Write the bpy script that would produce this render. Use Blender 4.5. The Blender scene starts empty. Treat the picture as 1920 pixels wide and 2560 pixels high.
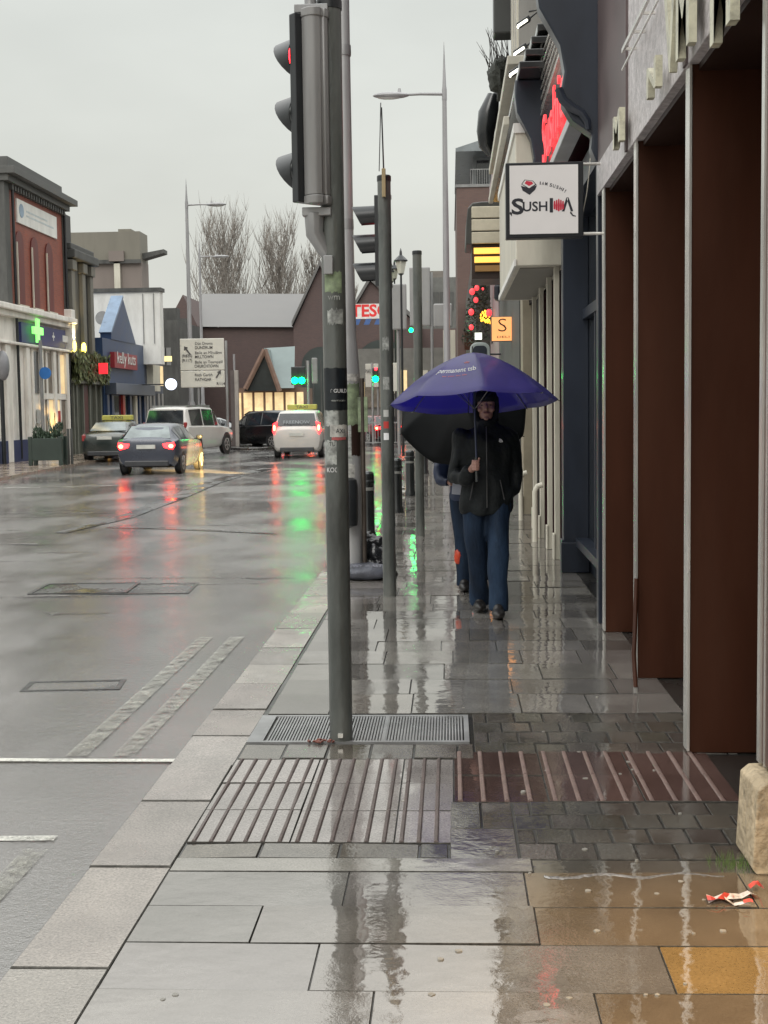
import bpy, bmesh, math, random
from mathutils import Vector, Matrix, noise
random.seed(7)
PI = math.pi
SC = bpy.context.scene
COL = SC.collection
# ---------------------------------------------------------------- camera
FPX, CH = 3300.0, 1.65           # focal length in px of the 1920x2560 photo, eye height
TH, PH, RO = 0.050896, 0.077924, math.radians(0.8)
FW = Vector((-math.sin(TH)*math.cos(PH), math.cos(TH)*math.cos(PH), -math.sin(PH)))
R0 = Vector((math.cos(TH), math.sin(TH), 0)); U0 = R0.cross(FW)
RT = R0*math.cos(RO) - U0*math.sin(RO); UP = U0*math.cos(RO) + R0*math.sin(RO)
cd = bpy.data.cameras.new('camera'); cam = bpy.data.objects.new('camera', cd); COL.objects.link(cam)
cam.matrix_world = Matrix(((RT.x, UP.x, -FW.x, 0), (RT.y, UP.y, -FW.y, 0), (RT.z, UP.z, -FW.z, CH), (0, 0, 0, 1)))
cd.sensor_fit = 'VERTICAL'; cd.sensor_height = 36; cd.lens = 36*FPX/2560
cd.clip_start = 0.1; cd.clip_end = 3000
SC.camera = cam
SC.render.resolution_x, SC.render.resolution_y = 768, 1024
# ---------------------------------------------------------------- light
SC.view_settings.view_transform = 'Standard'; SC.view_settings.look = 'None'
SC.view_settings.gamma = 1; SC.view_settings.exposure = 0.1
W = bpy.data.worlds.new('World'); SC.world = W; W.use_nodes = True
nt = W.node_tree; N = nt.nodes; L = nt.links
bg = N['Background']
sky = N.new('ShaderNodeTexSky'); sky.sky_type = 'NISHITA'; sky.sun_disc = False
SUN_EL, SUN_ROT = math.radians(38), math.radians(200)
sky.sun_elevation = SUN_EL; sky.sun_rotation = SUN_ROT; sky.dust_density = 6; sky.air_density = 1.2
tc = N.new('ShaderNodeTexCoord'); sep = N.new('ShaderNodeSeparateXYZ'); L.new(tc.outputs['Generated'], sep.inputs[0])
rmp = N.new('ShaderNodeValToRGB'); L.new(sep.outputs['Z'], rmp.inputs[0])        # overcast: brighter towards the zenith
e = rmp.color_ramp.elements
e[0].position = 0.0; e[0].color = (.62, .62, .575, 1); e[1].position = 1.0; e[1].color = (2.5, 2.55, 2.52, 1)
a = e.new(.12); a.color = (.70, .71, .655, 1); a = e.new(.31); a.color = (.70, .725, .685, 1); a = e.new(.40); a.color = (1.1, 1.12, 1.08, 1); a = e.new(.62); a.color = (1.9, 1.93, 1.89, 1)
nz = N.new('ShaderNodeTexNoise'); nz.inputs['Scale'].default_value = 3.2; nz.inputs['Detail'].default_value = 4
mp = N.new('ShaderNodeMapping'); mp.inputs['Scale'].default_value = (1, 1, 2.5)
L.new(tc.outputs['Generated'], mp.inputs[0]); L.new(mp.outputs[0], nz.inputs['Vector'])
mr = N.new('ShaderNodeMapRange'); mr.inputs[1].default_value = .3; mr.inputs[2].default_value = .7; mr.inputs[3].default_value = .91; mr.inputs[4].default_value = 1.08
L.new(nz.outputs[0], mr.inputs[0])
vm = N.new('ShaderNodeVectorMath'); vm.operation = 'SCALE'; L.new(rmp.outputs[0], vm.inputs[0]); L.new(mr.outputs[0], vm.inputs['Scale'])
v2 = N.new('ShaderNodeVectorMath'); v2.operation = 'SCALE'; L.new(vm.outputs[0], v2.inputs[0]); v2.inputs['Scale'].default_value = 10.0
mx = N.new('ShaderNodeMix'); mx.data_type = 'RGBA'; mx.inputs[0].default_value = .93
L.new(sky.outputs[0], mx.inputs[6]); L.new(v2.outputs[0], mx.inputs[7])
L.new(mx.outputs[2], bg.inputs[0]); bg.inputs[1].default_value = 0.1
sl = bpy.data.lights.new('sun', 'SUN'); sl.energy = 0.6; sl.angle = math.radians(25); sl.color = (1, .97, .92)
so = bpy.data.objects.new('sun', sl); COL.objects.link(so)
so.rotation_euler = (PI/2 - SUN_EL, 0, math.radians(-15))
# ---------------------------------------------------------------- pixel -> world helpers (1659 px wide view of the photo)
S = 1920/1659
def ray(x, y): return FW*FPX + RT*(x*S-960) + UP*(1280-y*S)
def D(x, y, Y): d = ray(x, y); return Vector((0, 0, CH)) + d*(Y/d.y)
def G(x, y, z=0): d = ray(x, y); return Vector((0, 0, CH)) + d*((z-CH)/d.z)
def onX(x, y, X): d = ray(x, y); return Vector((0, 0, CH)) + d*(X/d.x)
# ---------------------------------------------------------------- materials
MATS = {}
def pm(name, col, rough=.5, metal=0, var=.12, vs=2.5, bump=0, bs=30, coat=0, streak=1, dirt=None, damt=.35, ds=1.2, emis=None, es=0, spec=.5, trans=0, alpha=None):
    if name in MATS: return MATS[name]
    m = bpy.data.materials.new(name); m.use_nodes = True
    nt = m.node_tree; N = nt.nodes; L = nt.links; b = N['Principled BSDF']
    b.inputs['Roughness'].default_value = rough; b.inputs['Metallic'].default_value = metal
    b.inputs['Coat Weight'].default_value = coat; b.inputs['Coat Roughness'].default_value = .12
    b.inputs['Specular IOR Level'].default_value = spec
    if trans: b.inputs['Transmission Weight'].default_value = trans
    tc = N.new('ShaderNodeTexCoord'); mp = N.new('ShaderNodeMapping'); L.new(tc.outputs['Object'], mp.inputs[0])
    mp.inputs['Scale'].default_value = (1, 1, 1/streak)
    nz = N.new('ShaderNodeTexNoise'); nz.inputs['Scale'].default_value = vs; nz.inputs['Detail'].default_value = 6; nz.inputs['Roughness'].default_value = .6
    L.new(mp.outputs[0], nz.inputs['Vector'])
    r = N.new('ShaderNodeValToRGB'); L.new(nz.outputs[0], r.inputs[0])
    c0 = [max(0, c*(1-var*1.6)) for c in col[:3]]+[1]; c1 = [min(1, c*(1+var*1.6)) for c in col[:3]]+[1]
    r.color_ramp.elements[0].position = .3; r.color_ramp.elements[0].color = c0
    r.color_ramp.elements[1].position = .7; r.color_ramp.elements[1].color = c1
    out = r.outputs[0]
    if dirt:
        n2 = N.new('ShaderNodeTexNoise'); n2.inputs['Scale'].default_value = ds; n2.inputs['Detail'].default_value = 8; n2.inputs['Roughness'].default_value = .7
        L.new(mp.outputs[0], n2.inputs['Vector'])
        r2 = N.new('ShaderNodeMapRange'); r2.inputs[1].default_value = .48; r2.inputs[2].default_value = .72; r2.inputs[4].default_value = damt
        L.new(n2.outputs[0], r2.inputs[0])
        mx = N.new('ShaderNodeMix'); mx.data_type = 'RGBA'; L.new(r2.outputs[0], mx.inputs[0]); L.new(out, mx.inputs[6]); mx.inputs[7].default_value = (*dirt, 1)
        out = mx.outputs[2]
    L.new(out, b.inputs['Base Color'])
    rr = N.new('ShaderNodeMapRange'); rr.inputs[3].default_value = max(.02, rough*.75); rr.inputs[4].default_value = min(1, rough*1.25)
    L.new(nz.outputs[0], rr.inputs[0]); L.new(rr.outputs[0], b.inputs['Roughness'])
    if bump:
        n3 = N.new('ShaderNodeTexNoise'); n3.inputs['Scale'].default_value = bs; n3.inputs['Detail'].default_value = 4
        L.new(mp.outputs[0], n3.inputs['Vector'])
        bp = N.new('ShaderNodeBump'); bp.inputs['Strength'].default_value = bump; bp.inputs['Distance'].default_value = .02
        L.new(n3.outputs[0], bp.inputs['Height']); L.new(bp.outputs[0], b.inputs['Normal'])
    if emis:
        b.inputs['Emission Color'].default_value = (*emis, 1); b.inputs['Emission Strength'].default_value = es
    MATS[name] = m
    return m
def brickmat(name, c1, c2, mortar, scale=1.0, dirt=(.1, .09, .08), axis='xz'):
    m = bpy.data.materials.new(name); m.use_nodes = True
    nt = m.node_tree; N = nt.nodes; L = nt.links; b = N['Principled BSDF']; b.inputs['Roughness'].default_value = .6
    tc = N.new('ShaderNodeTexCoord'); sp = N.new('ShaderNodeSeparateXYZ'); L.new(tc.outputs['Object'], sp.inputs[0])
    ad = N.new('ShaderNodeMath'); ad.operation = 'ADD'; L.new(sp.outputs[0], ad.inputs[0]); L.new(sp.outputs[1], ad.inputs[1])
    cb = N.new('ShaderNodeCombineXYZ'); L.new(ad.outputs[0], cb.inputs[0]); L.new(sp.outputs[2], cb.inputs[1])
    br = N.new('ShaderNodeTexBrick'); L.new(cb.outputs[0], br.inputs[0])
    br.inputs['Scale'].default_value = scale; br.inputs['Mortar Size'].default_value = .008
    br.inputs['Brick Width'].default_value = .225; br.inputs['Row Height'].default_value = .075
    br.inputs[1].default_value = (*c1, 1); br.inputs[2].default_value = (*c2, 1); br.inputs[3].default_value = (*mortar, 1)
    nz = N.new('ShaderNodeTexNoise'); nz.inputs['Scale'].default_value = .7; nz.inputs['Detail'].default_value = 7; L.new(tc.outputs['Object'], nz.inputs['Vector'])
    r2 = N.new('ShaderNodeMapRange'); r2.inputs[1].default_value = .45; r2.inputs[2].default_value = .75; r2.inputs[4].default_value = .45; L.new(nz.outputs[0], r2.inputs[0])
    mx = N.new('ShaderNodeMix'); mx.data_type = 'RGBA'; L.new(r2.outputs[0], mx.inputs[0]); L.new(br.outputs[0], mx.inputs[6]); mx.inputs[7].default_value = (*dirt, 1)
    L.new(mx.outputs[2], b.inputs['Base Color'])
    return m
def wetmat(name, col, var=.3, vs=1.2, r0=.05, r1=.3, bump=.25, bs=60, rip=.05, rips=14, fleck=None, wscale=.9, spec=.6, ior=1.5, percell=0, w0=.42, w1=.58, wetb=.12, grit=(.45, 1.5), tint=(1, .96, .92)):
    """wet ground: dark damp base, puddled film where a large noise says so"""
    m = bpy.data.materials.new(name); m.use_nodes = True
    nt = m.node_tree; N = nt.nodes; L = nt.links; b = N['Principled BSDF']
    b.inputs['Specular IOR Level'].default_value = spec; b.inputs['IOR'].default_value = ior; b.inputs['Specular Tint'].default_value = (*tint, 1)
    tc = N.new('ShaderNodeTexCoord')
    def noise_(s, d=5, rr=.6, sc=(1, 1, 1)):
        mp = N.new('ShaderNodeMapping'); mp.inputs['Scale'].default_value = sc; L.new(tc.outputs['Object'], mp.inputs[0])
        n = N.new('ShaderNodeTexNoise'); n.inputs['Scale'].default_value = s; n.inputs['Detail'].default_value = d; n.inputs['Roughness'].default_value = rr
        L.new(mp.outputs[0], n.inputs['Vector']); return n
    n1 = noise_(vs, 6); n2 = noise_(bs*1.4, 3); wn = noise_(wscale, 5, .6, (1.6, .8, 1))
    ramp = N.new('ShaderNodeValToRGB'); L.new(n1.outputs[0], ramp.inputs[0])
    ramp.color_ramp.elements[0].position = .28; ramp.color_ramp.elements[0].color = (*[c*(1-var) for c in col], 1)
    ramp.color_ramp.elements[1].position = .72; ramp.color_ramp.elements[1].color = (*[min(1, c*(1+var)) for c in col], 1)
    mul = N.new('ShaderNodeMix'); mul.data_type = 'RGBA'; mul.blend_type = 'MULTIPLY'; mul.inputs[0].default_value = .7
    L.new(ramp.outputs[0], mul.inputs[6])
    rs = N.new('ShaderNodeMapRange'); rs.inputs[1].default_value = .3; rs.inputs[2].default_value = .7; rs.inputs[3].default_value = grit[0]; rs.inputs[4].default_value = grit[1]
    L.new(n2.outputs[0], rs.inputs[0]); L.new(rs.outputs[0], mul.inputs[7])
    out = mul.outputs[2]
    if percell:
        ge = N.new('ShaderNodeAttribute'); ge.attribute_name = 'tone'
        mm = N.new('ShaderNodeMix'); mm.data_type = 'RGBA'; mm.blend_type = 'MULTIPLY'; mm.inputs[0].default_value = 1
        L.new(out, mm.inputs[6]); L.new(ge.outputs['Color'], mm.inputs[7]); out = mm.outputs[2]
    L.new(out, b.inputs['Base Color'])
    wet = N.new('ShaderNodeMapRange'); wet.inputs[1].default_value = w0; wet.inputs[2].default_value = w1; L.new(wn.outputs[0], wet.inputs[0])
    ro = N.new('ShaderNodeMapRange'); ro.inputs[3].default_value = r1; ro.inputs[4].default_value = r0; L.new(wet.outputs[0], ro.inputs[0]); L.new(ro.outputs[0], b.inputs['Roughness'])
    bs_ = N.new('ShaderNodeMapRange'); bs_.inputs[3].default_value = bump; bs_.inputs[4].default_value = bump*wetb; L.new(wet.outputs[0], bs_.inputs[0])
    b1 = N.new('ShaderNodeBump'); b1.inputs['Distance'].default_value = .004; L.new(bs_.outputs[0], b1.inputs['Strength']); nb = noise_(bs, 3); L.new(nb.outputs[0], b1.inputs['Height'])
    b2 = N.new('ShaderNodeBump'); b2.inputs['Distance'].default_value = .01; b2.inputs['Strength'].default_value = rip; nr = noise_(rips, 2, .5); L.new(nr.outputs[0], b2.inputs['Height'])
    L.new(b1.outputs[0], b2.inputs['Normal']); L.new(b2.outputs[0], b.inputs['Normal'])
    return m
def em(name, col, s):
    return pm(name, col, rough=.5, var=.05, emis=col, es=s)
# ---------------------------------------------------------------- mesh helpers
XF = {}
def thing(name, label, cat, loc=(0, 0, 0), rz=0, group=None, kind=None):
    o = bpy.data.objects.new(name, None); COL.objects.link(o); o.location = loc; o.rotation_euler = (0, 0, rz); o.empty_display_size = .2
    XF[o.name] = Matrix.Translation(loc) @ Matrix.Rotation(rz, 4, 'Z')
    return tag(o, label, cat, group, kind)
def tag(o, label=None, cat=None, group=None, kind=None):
    if label: o['label'] = label
    if cat: o['category'] = cat
    if group: o['group'] = group
    if kind: o['kind'] = kind
    return o
class MB:
    def __init__(s): s.v = []; s.f = []
    def add(s, vs, fs): k = len(s.v); s.v += [Vector(v) for v in vs]; s.f += [tuple(i+k for i in f) for f in fs]; return s
    def box(s, x0, y0, z0, x1, y1, z1):
        x0, x1 = min(x0, x1), max(x0, x1); y0, y1 = min(y0, y1), max(y0, y1); z0, z1 = min(z0, z1), max(z0, z1)
        return s.add([(x0, y0, z0), (x1, y0, z0), (x1, y1, z0), (x0, y1, z0), (x0, y0, z1), (x1, y0, z1), (x1, y1, z1), (x0, y1, z1)],
                     [(0, 3, 2, 1), (4, 5, 6, 7), (0, 1, 5, 4), (1, 2, 6, 5), (2, 3, 7, 6), (3, 0, 4, 7)])
    def rbox(s, c, sz, M=None):
        b = MB().box(-sz[0]/2, -sz[1]/2, -sz[2]/2, sz[0]/2, sz[1]/2, sz[2]/2)
        M = Matrix.Translation(c) @ (M.to_4x4() if M else Matrix())
        return s.add([M @ v for v in b.v], b.f)
    def tube(s, pts, rs, n=10, cap=True):
        pts = [Vector(p) for p in pts]
        if not isinstance(rs, (list, tuple)): rs = [rs]*len(pts)
        k = len(s.v); prev = None
        for i, p in enumerate(pts):
            t = (pts[min(i+1, len(pts)-1)] - pts[max(i-1, 0)]).normalized()
            if prev is None:
                a = Vector((0, 0, 1)) if abs(t.z) < .9 else Vector((1, 0, 0)); u = t.cross(a).normalized()
            else: u = (prev - t*prev.dot(t)).normalized()
            prev = u; w = t.cross(u)
            for j in range(n):
                an = 2*PI*j/n; s.v.append(p + (u*math.cos(an) + w*math.sin(an))*rs[i])
        for i in range(len(pts)-1):
            for j in range(n):
                a = k+i*n+j; b_ = k+i*n+(j+1) % n; s.f.append((a, b_, b_+n, a+n))
        if cap: s.f.append(tuple(k+j for j in range(n))[::-1]); s.f.append(tuple(k+(len(pts)-1)*n+j for j in range(n)))
        return s
    def cyl(s, p0, p1, r0, r1=None, n=16): return s.tube([p0, p1], [r0, r0 if r1 is None else r1], n)
    def lathe(s, prof, c, n=16):
        k = len(s.v); c = Vector(c)
        for r, z in prof:
            for j in range(n): an = 2*PI*j/n; s.v.append(c+Vector((r*math.cos(an), r*math.sin(an), z)))
        for i in range(len(prof)-1):
            for j in range(n): a = k+i*n+j; b_ = k+i*n+(j+1) % n; s.f.append((a, b_, b_+n, a+n))
        s.f.append(tuple(k+j for j in range(n))[::-1]); s.f.append(tuple(k+(len(prof)-1)*n+j for j in range(n)))
        return s
    def ell(s, c, r, nu=12, nv=8, nz=0, seed=0):
        k = len(s.v); c = Vector(c)
        for i in range(nv+1):
            ph = PI*i/nv
            for j in range(nu):
                an = 2*PI*j/nu; d = Vector((math.sin(ph)*math.cos(an), math.sin(ph)*math.sin(an), math.cos(ph)))
                q = 1+nz*noise.noise(d*2.3+Vector((seed, seed*2, 0))) if nz else 1
                s.v.append(c+Vector((d.x*r[0], d.y*r[1], d.z*r[2]))*q)
        for i in range(nv):
            for j in range(nu): a = k+i*nu+j; b_ = k+i*nu+(j+1) % nu; s.f.append((a, a+nu, b_+nu, b_))
        return s
    def prism(s, poly, pl, a, b):
        """poly: 2d outline; pl 'xz' extruded in y, 'yz' extruded in x, 'xy' extruded in z"""
        def q(p, d): return {'xz': (p[0], d, p[1]), 'yz': (d, p[0], p[1]), 'xy': (p[0], p[1], d)}[pl]
        n = len(poly); return s.add([q(p, a) for p in poly]+[q(p, b) for p in poly],
                                    [tuple(range(n)), tuple(range(2*n-1, n-1, -1))]+[(i, i+n, (i+1) % n+n, (i+1) % n) for i in range(n)])
    def xf(s, M): s.v = [M @ v for v in s.v]; return s
    def build(s, name, mat, parent=None, smooth=False, bevel=0, loc=None, local=False, tone=None):
        me = bpy.data.meshes.new(name)
        if parent is not None and not local: Mi = XF[parent.name].inverted(); vs = [Mi @ v for v in s.v]
        elif loc is not None: vs = [v-Vector(loc) for v in s.v]
        else: vs = s.v
        me.from_pydata([tuple(v) for v in vs], [], s.f)
        bm = bmesh.new(); bm.from_mesh(me); bmesh.ops.recalc_face_normals(bm, faces=bm.faces)
        bm.to_mesh(me); bm.free()
        me.materials.append(mat)
        if tone:
            at = me.color_attributes.new('tone', 'FLOAT_COLOR', 'POINT')
            for i in range(len(me.vertices)): at.data[i].color = (*tone[i], 1)
        if smooth:
            for p in me.polygons: p.use_smooth = True
            if smooth != 'all': 
                try: me.set_sharp_from_angle(angle=math.radians(40))
                except Exception: pass
        o = bpy.data.objects.new(name, me); COL.objects.link(o)
        if parent is not None: o.parent = parent; XF[o.name] = XF[parent.name] if parent.name in XF else Matrix()
        elif loc is not None: o.location = loc; XF[o.name] = Matrix.Translation(loc)
        else: XF[o.name] = Matrix()
        if bevel:
            bv = o.modifiers.new('bevel', 'BEVEL'); bv.width = bevel; bv.segments = 2; bv.limit_method = 'ANGLE'; bv.angle_limit = math.radians(35)
        return o
def sub(parent):  # a child used as parent keeps its own parent's frame
    return parent
def text(s, size, mat, parent, M, name='lettering', ext=.004, align='CENTER', fit=None, bend=None, mirror=False, bold=0, space=1):
    cu = bpy.data.curves.new('t', 'FONT'); cu.body = s; cu.size = 1; cu.extrude = .5; cu.align_x = align; cu.align_y = 'CENTER'; cu.resolution_u = 3
    cu.offset = bold; cu.space_character = space
    to = bpy.data.objects.new('t', cu); COL.objects.link(to)
    me0 = bpy.data.meshes.new_from_object(to.evaluated_get(bpy.context.evaluated_depsgraph_get()))
    b = MB(); vs = [v.co.copy() for v in me0.vertices]
    w = max(v.x for v in vs)-min(v.x for v in vs)
    sx = fit/w if fit else size
    out = []
    for v in vs:
        x, y, z = v.x*sx*(-1 if mirror else 1), v.y*size, (v.z+.5)*ext
        if bend: an = x/bend; x, z = math.sin(an)*(bend+z), math.cos(an)*(bend+z)-bend
        out.append(M @ Vector((x, y, z)))
    b.add(out, [tuple(p.vertices) for p in me0.polygons])
    bpy.data.objects.remove(to); bpy.data.curves.remove(cu); bpy.data.meshes.remove(me0)
    return b.build(name, mat, parent)
FACE = Matrix(((1, 0, 0), (0, 0, -1), (0, 1, 0)))       # text facing the camera (-Y)
def MF(c, rot=None): return Matrix.Translation(c) @ ((rot or FACE).to_4x4())
LEFTF = Matrix(((0, 0, -1), (-1, 0, 0), (0, 1, 0)))      # facing -X (right-hand shops), reads towards -Y
RIGHTF = Matrix(((0, 0, 1), (1, 0, 0), (0, 1, 0)))       # facing +X (left-hand shops), reads towards +Y
def skin(verts, edges, root, sub=2):
    me = bpy.data.meshes.new('sk'); me.from_pydata([v[0] for v in verts], edges and [], []) if False else me.from_pydata([v[0] for v in verts], edges, [])
    o = bpy.data.objects.new('sk', me); COL.objects.link(o)
    o.modifiers.new('s', 'SKIN').use_smooth_shade = True
    sv = me.skin_vertices[0].data
    for i, v in enumerate(verts): sv[i].radius = (v[1], v[2] if len(v) > 2 else v[1]); sv[i].use_root = (i == root)
    m = o.modifiers.new('d', 'SUBSURF'); m.levels = m.render_levels = sub
    me2 = bpy.data.meshes.new_from_object(o.evaluated_get(bpy.context.evaluated_depsgraph_get()))
    b = MB(); b.add([v.co.copy() for v in me2.vertices], [tuple(p.vertices) for p in me2.polygons])
    bpy.data.objects.remove(o); return b
def dup(root, loc=None, rz=None, label=None):
    def rec(o, par):
        c = o.copy(); COL.objects.link(c); c.parent = par
        for ch in [x for x in bpy.data.objects if x.parent == o]: rec(ch, c)
        return c
    r = rec(root, None)
    if loc is not None: r.location = loc
    if rz is not None: r.rotation_euler = (0, 0, rz)
    if label: r['label'] = label
    return r
# ================================================================ materials in use
m_road = wetmat('wet_asphalt', (.115, .112, .110), var=.28, vs=.8, r0=.05, r1=.22, bump=.8, bs=120, rip=.20, rips=30, wscale=.35, spec=.5, ior=3.0, wetb=.22)
m_slab = wetmat('wet_slab', (.15, .142, .132), var=.25, vs=3, r0=.015, r1=.13, bump=.16, bs=80, rip=.13, rips=9, wscale=1.2, percell=1, spec=.5, ior=3.6, w0=.36, w1=.50, grit=(.72, 1.25))
m_paver = wetmat('wet_paver', (.095, .090, .080), var=.3, vs=4, r0=.05, r1=.22, bump=.4, bs=60, rip=.12, rips=11, wscale=2.0, percell=1, spec=.5, ior=2.5)
m_tact = wetmat('wet_tactile', (.22, .19, .18), var=.2, vs=4, r0=.02, r1=.10, bump=.10, bs=80, rip=.05, rips=12, wscale=2.0, percell=1, spec=.5, ior=3.4)
m_rib = wetmat('rough_rib', (.11, .085, .078), var=.25, vs=6, r0=.35, r1=.6, bump=.8, bs=90, rip=.02, percell=1, spec=.3)
m_kerb = wetmat('wet_granite', (.30, .275, .25), var=.25, vs=3, r0=.08, r1=.32, bump=.5, bs=80, rip=.06, rips=8, wscale=1.5, percell=1, spec=.5, ior=2.3)
m_bed = wetmat('wet_bedding', (.035, .033, .03), r0=.1, r1=.4)
m_line = wetmat('worn_white_paint', (.60, .59, .53), var=.3, vs=6, r0=.12, r1=.4, bump=.4)
m_yline = wetmat('worn_yellow_paint', (.36, .35, .30), var=.35, vs=5, r0=.1, r1=.3, bump=.15)
m_galv = pm('galvanised_steel', (.30, .30, .30), .38, .35, .2, 3, streak=4, dirt=(.12, .10, .09), damt=.5)
m_lampgrey = pm('grey_lamp_paint', (.30, .295, .30), .35, .2, .15, 3, streak=5)
m_pole = pm('dark_green_grey_pole', (.085, .092, .085), .38, .1, .35, 4, bump=.25, bs=45, streak=3, dirt=(.15, .145, .13), damt=.6, ds=3, coat=.3)
m_black = pm('black_plastic', (.02, .022, .024), .35, 0, .2, 4)
m_blackm = pm('black_gloss_metal', (.012, .014, .015), .25, .1, .2, 4, coat=.4)
m_signalgrey = pm('signal_body_grey', (.23, .225, .22), .33, .1, .12, 4, streak=4, coat=.3)
m_brown = pm('brown_gloss_panel', (.048, .0165, .0085), .45, 0, .22, 2, streak=5, spec=.16, dirt=(.075, .035, .022), damt=.4, ds=1.6)
m_browndk = pm('dark_brown', (.028, .014, .010), .4, 0, .2, 3)
m_chrome = pm('wet_steel_trim', (.66, .64, .60), .25, .6, .25, 3, streak=6)
m_mottle = pm('weathered_white_fascia', (.52, .485, .485), .4, .0, .22, 26, bump=.25, bs=60, dirt=(.30, .27, .27), damt=.7, ds=9)
m_purple = pm('purple_brown_and_shade', (.105, .075, .075), .45, 0, .15, 2)
m_navy = pm('navy_paint', (.016, .022, .036), .36, 0, .18, 3, streak=3, coat=.2)
m_navyd = pm('dark_navy_paint', (.012, .017, .028), .35, 0, .2, 3)
m_cream = pm('cream_paint', (.58, .55, .46), .45, 0, .08, 3, streak=4, dirt=(.22, .2, .15), damt=.35)
m_white = pm('white_render', (.74, .73, .69), .55, 0, .06, 1.5, streak=3, dirt=(.35, .33, .29), damt=.35)
m_glass = pm('dark_shop_glass', (.018, .022, .026), .08, 0, .3, 2, spec=.8)
m_stone = pm('tan_stone', (.44, .35, .23), .7, 0, .28, 14, bump=1.0, bs=26, dirt=(.10, .075, .045), damt=.9, ds=7)
m_grey = pm('mid_grey', (.22, .22, .215), .5, 0, .12, 3)
m_dkgrey = pm('dark_grey_stone', (.075, .075, .07), .6, 0, .25, 2, dirt=(.03, .03, .03), damt=.5, streak=3)
m_red = pm('red_paint', (.42, .03, .025), .4, 0, .12, 3)
m_tyre = pm('tyre_rubber', (.015, .015, .015), .6, 0, .2, 8)
m_rim = pm('alloy_rim', (.45, .44, .42), .3, .7, .1, 5)
m_win = pm('lit_window', (.8, .6, .34), .4, 0, .3, 1.5, emis=(1, .68, .34), es=.5)
m_tail = em('tail_lamp_lit', (1, .014, .016), 12)
m_tailc = em('tail_lamp_core', (1, .25, .06), 22)
m_green = em('green_lamp_lit', (.0, 1, .12), 48)
m_redl = em('red_lamp_lit', (1, .02, .03), 8)
# ================================================================ the ground
def tones(n, base, amp): return [base]*n
class Slabs(MB):
    def __init__(s): super().__init__(); s.t = []
    def slab(s, x0, y0, x1, y1, z=0, h=.05, g=.004, ch=.0016, tilt=.004, tone=(1, 1, 1), dz=.0015):
        x0 += g; x1 -= g; y0 += g; y1 -= g
        cx, cy = (x0+x1)/2, (y0+y1)/2; a = random.gauss(0, tilt); b = random.gauss(0, tilt); d = random.gauss(0, dz)
        f = lambda x, y: z+d+max(-.008, min(.008, a*(x-cx)+b*(y-cy)))
        k = len(s.v)
        s.v += [Vector(p) for p in [(x0, y0, z-h), (x1, y0, z-h), (x1, y1, z-h), (x0, y1, z-h)]]
        s.v += [Vector((x, y, f(x, y)-ch)) for x, y in ((x0, y0), (x1, y0), (x1, y1), (x0, y1))]
        s.v += [Vector((x, y, f(x, y))) for x, y in ((x0+ch, y0+ch), (x1-ch, y0+ch), (x1-ch, y1-ch), (x0+ch, y1-ch))]
        s.f += [tuple(k+i for i in q) for q in [(0, 1, 5, 4), (1, 2, 6, 5), (2, 3, 7, 6), (3, 0, 4, 7), (4, 5, 9, 8), (5, 6, 10, 9), (6, 7, 11, 10), (7, 4, 8, 11), (8, 9, 10, 11)]]
        s.t += [tone]*12
        return s
    def build(s, name, mat, edge=None, **kw):
        o = super().build(name, mat, **kw)
        if edge:
            o.data.materials.append(edge)
            for i, p in enumerate(o.data.polygons): p.material_index = 0 if i % 9 == 8 else 1
        return o
def rt(lo, hi, warm=.04):
    v = random.uniform(lo, hi); return (v*(1+random.uniform(0, warm)), v, v*(1-random.uniform(0, warm)))
# far ground and the road
tag(MB().add([(-900, -200, -.3), (900, -200, -.3), (900, 1500, -.3), (-900, 1500, -.3)], [(0, 1, 2, 3)]).build('ground', pm('ground_grey', (.09, .088, .08), .4, bump=.2)), kind='structure')
m_joint = pm('joint_grit', (.075, .07, .062), .75, 0, .3, 30, spec=.1); m_jointk = pm('kerb_joint', (.10, .095, .085), .75, 0, .3, 30, spec=.1)
rd = MB(); nx, ny = 60, 160                       # a gently uneven sheet, dished where wheels run
for j in range(ny+1):
    t = j/ny; y = -6+16*t if False else -6+156*t**1.8
    for i in range(nx+1):
        x = -40+80*i/nx
        z = -.08+.012*noise.noise(Vector((x*.5, y*.35, 0)))+.006*noise.noise(Vector((x*1.6, y*.9, 3)))
        rd.v.append(Vector((x, y, z)))
for j in range(ny):
    for i in range(nx): a = j*(nx+1)+i; rd.f.append((a, a+1, a+nx+2, a+nx+1))
tag(rd.build('road', m_road, smooth='all'), kind='structure')
def rz_(x, y): return -.08+.012*noise.noise(Vector((x*.5, y*.35, 0)))+.006*noise.noise(Vector((x*1.6, y*.9, 3)))
def strip(pts, w, dz, mb):
    """ribbon on the road along pts with width w"""
    out = []
    for i, p in enumerate(pts):
        p = Vector(p[:2]); a = Vector(pts[max(i-1, 0)][:2]); b = Vector(pts[min(i+1, len(pts)-1)][:2]); t = (b-a).normalized(); n = Vector((-t.y, t.x))
        ww = w[i] if isinstance(w, (list, tuple)) else w
        out.append((p+n*ww/2, p-n*ww/2))
    vs = []
    for l, r in out: vs += [(l.x, l.y, rz_(l.x, l.y)+dz), (r.x, r.y, rz_(r.x, r.y)+dz)]
    mb.add(vs, [(2*i, 2*i+1, 2*i+3, 2*i+2) for i in range(len(out)-1)])
def line_pts(x0, y0, x1, y1, n=24): return [(x0+(x1-x0)*i/n, y0+(y1-y0)*i/n) for i in range(n+1)]
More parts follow.
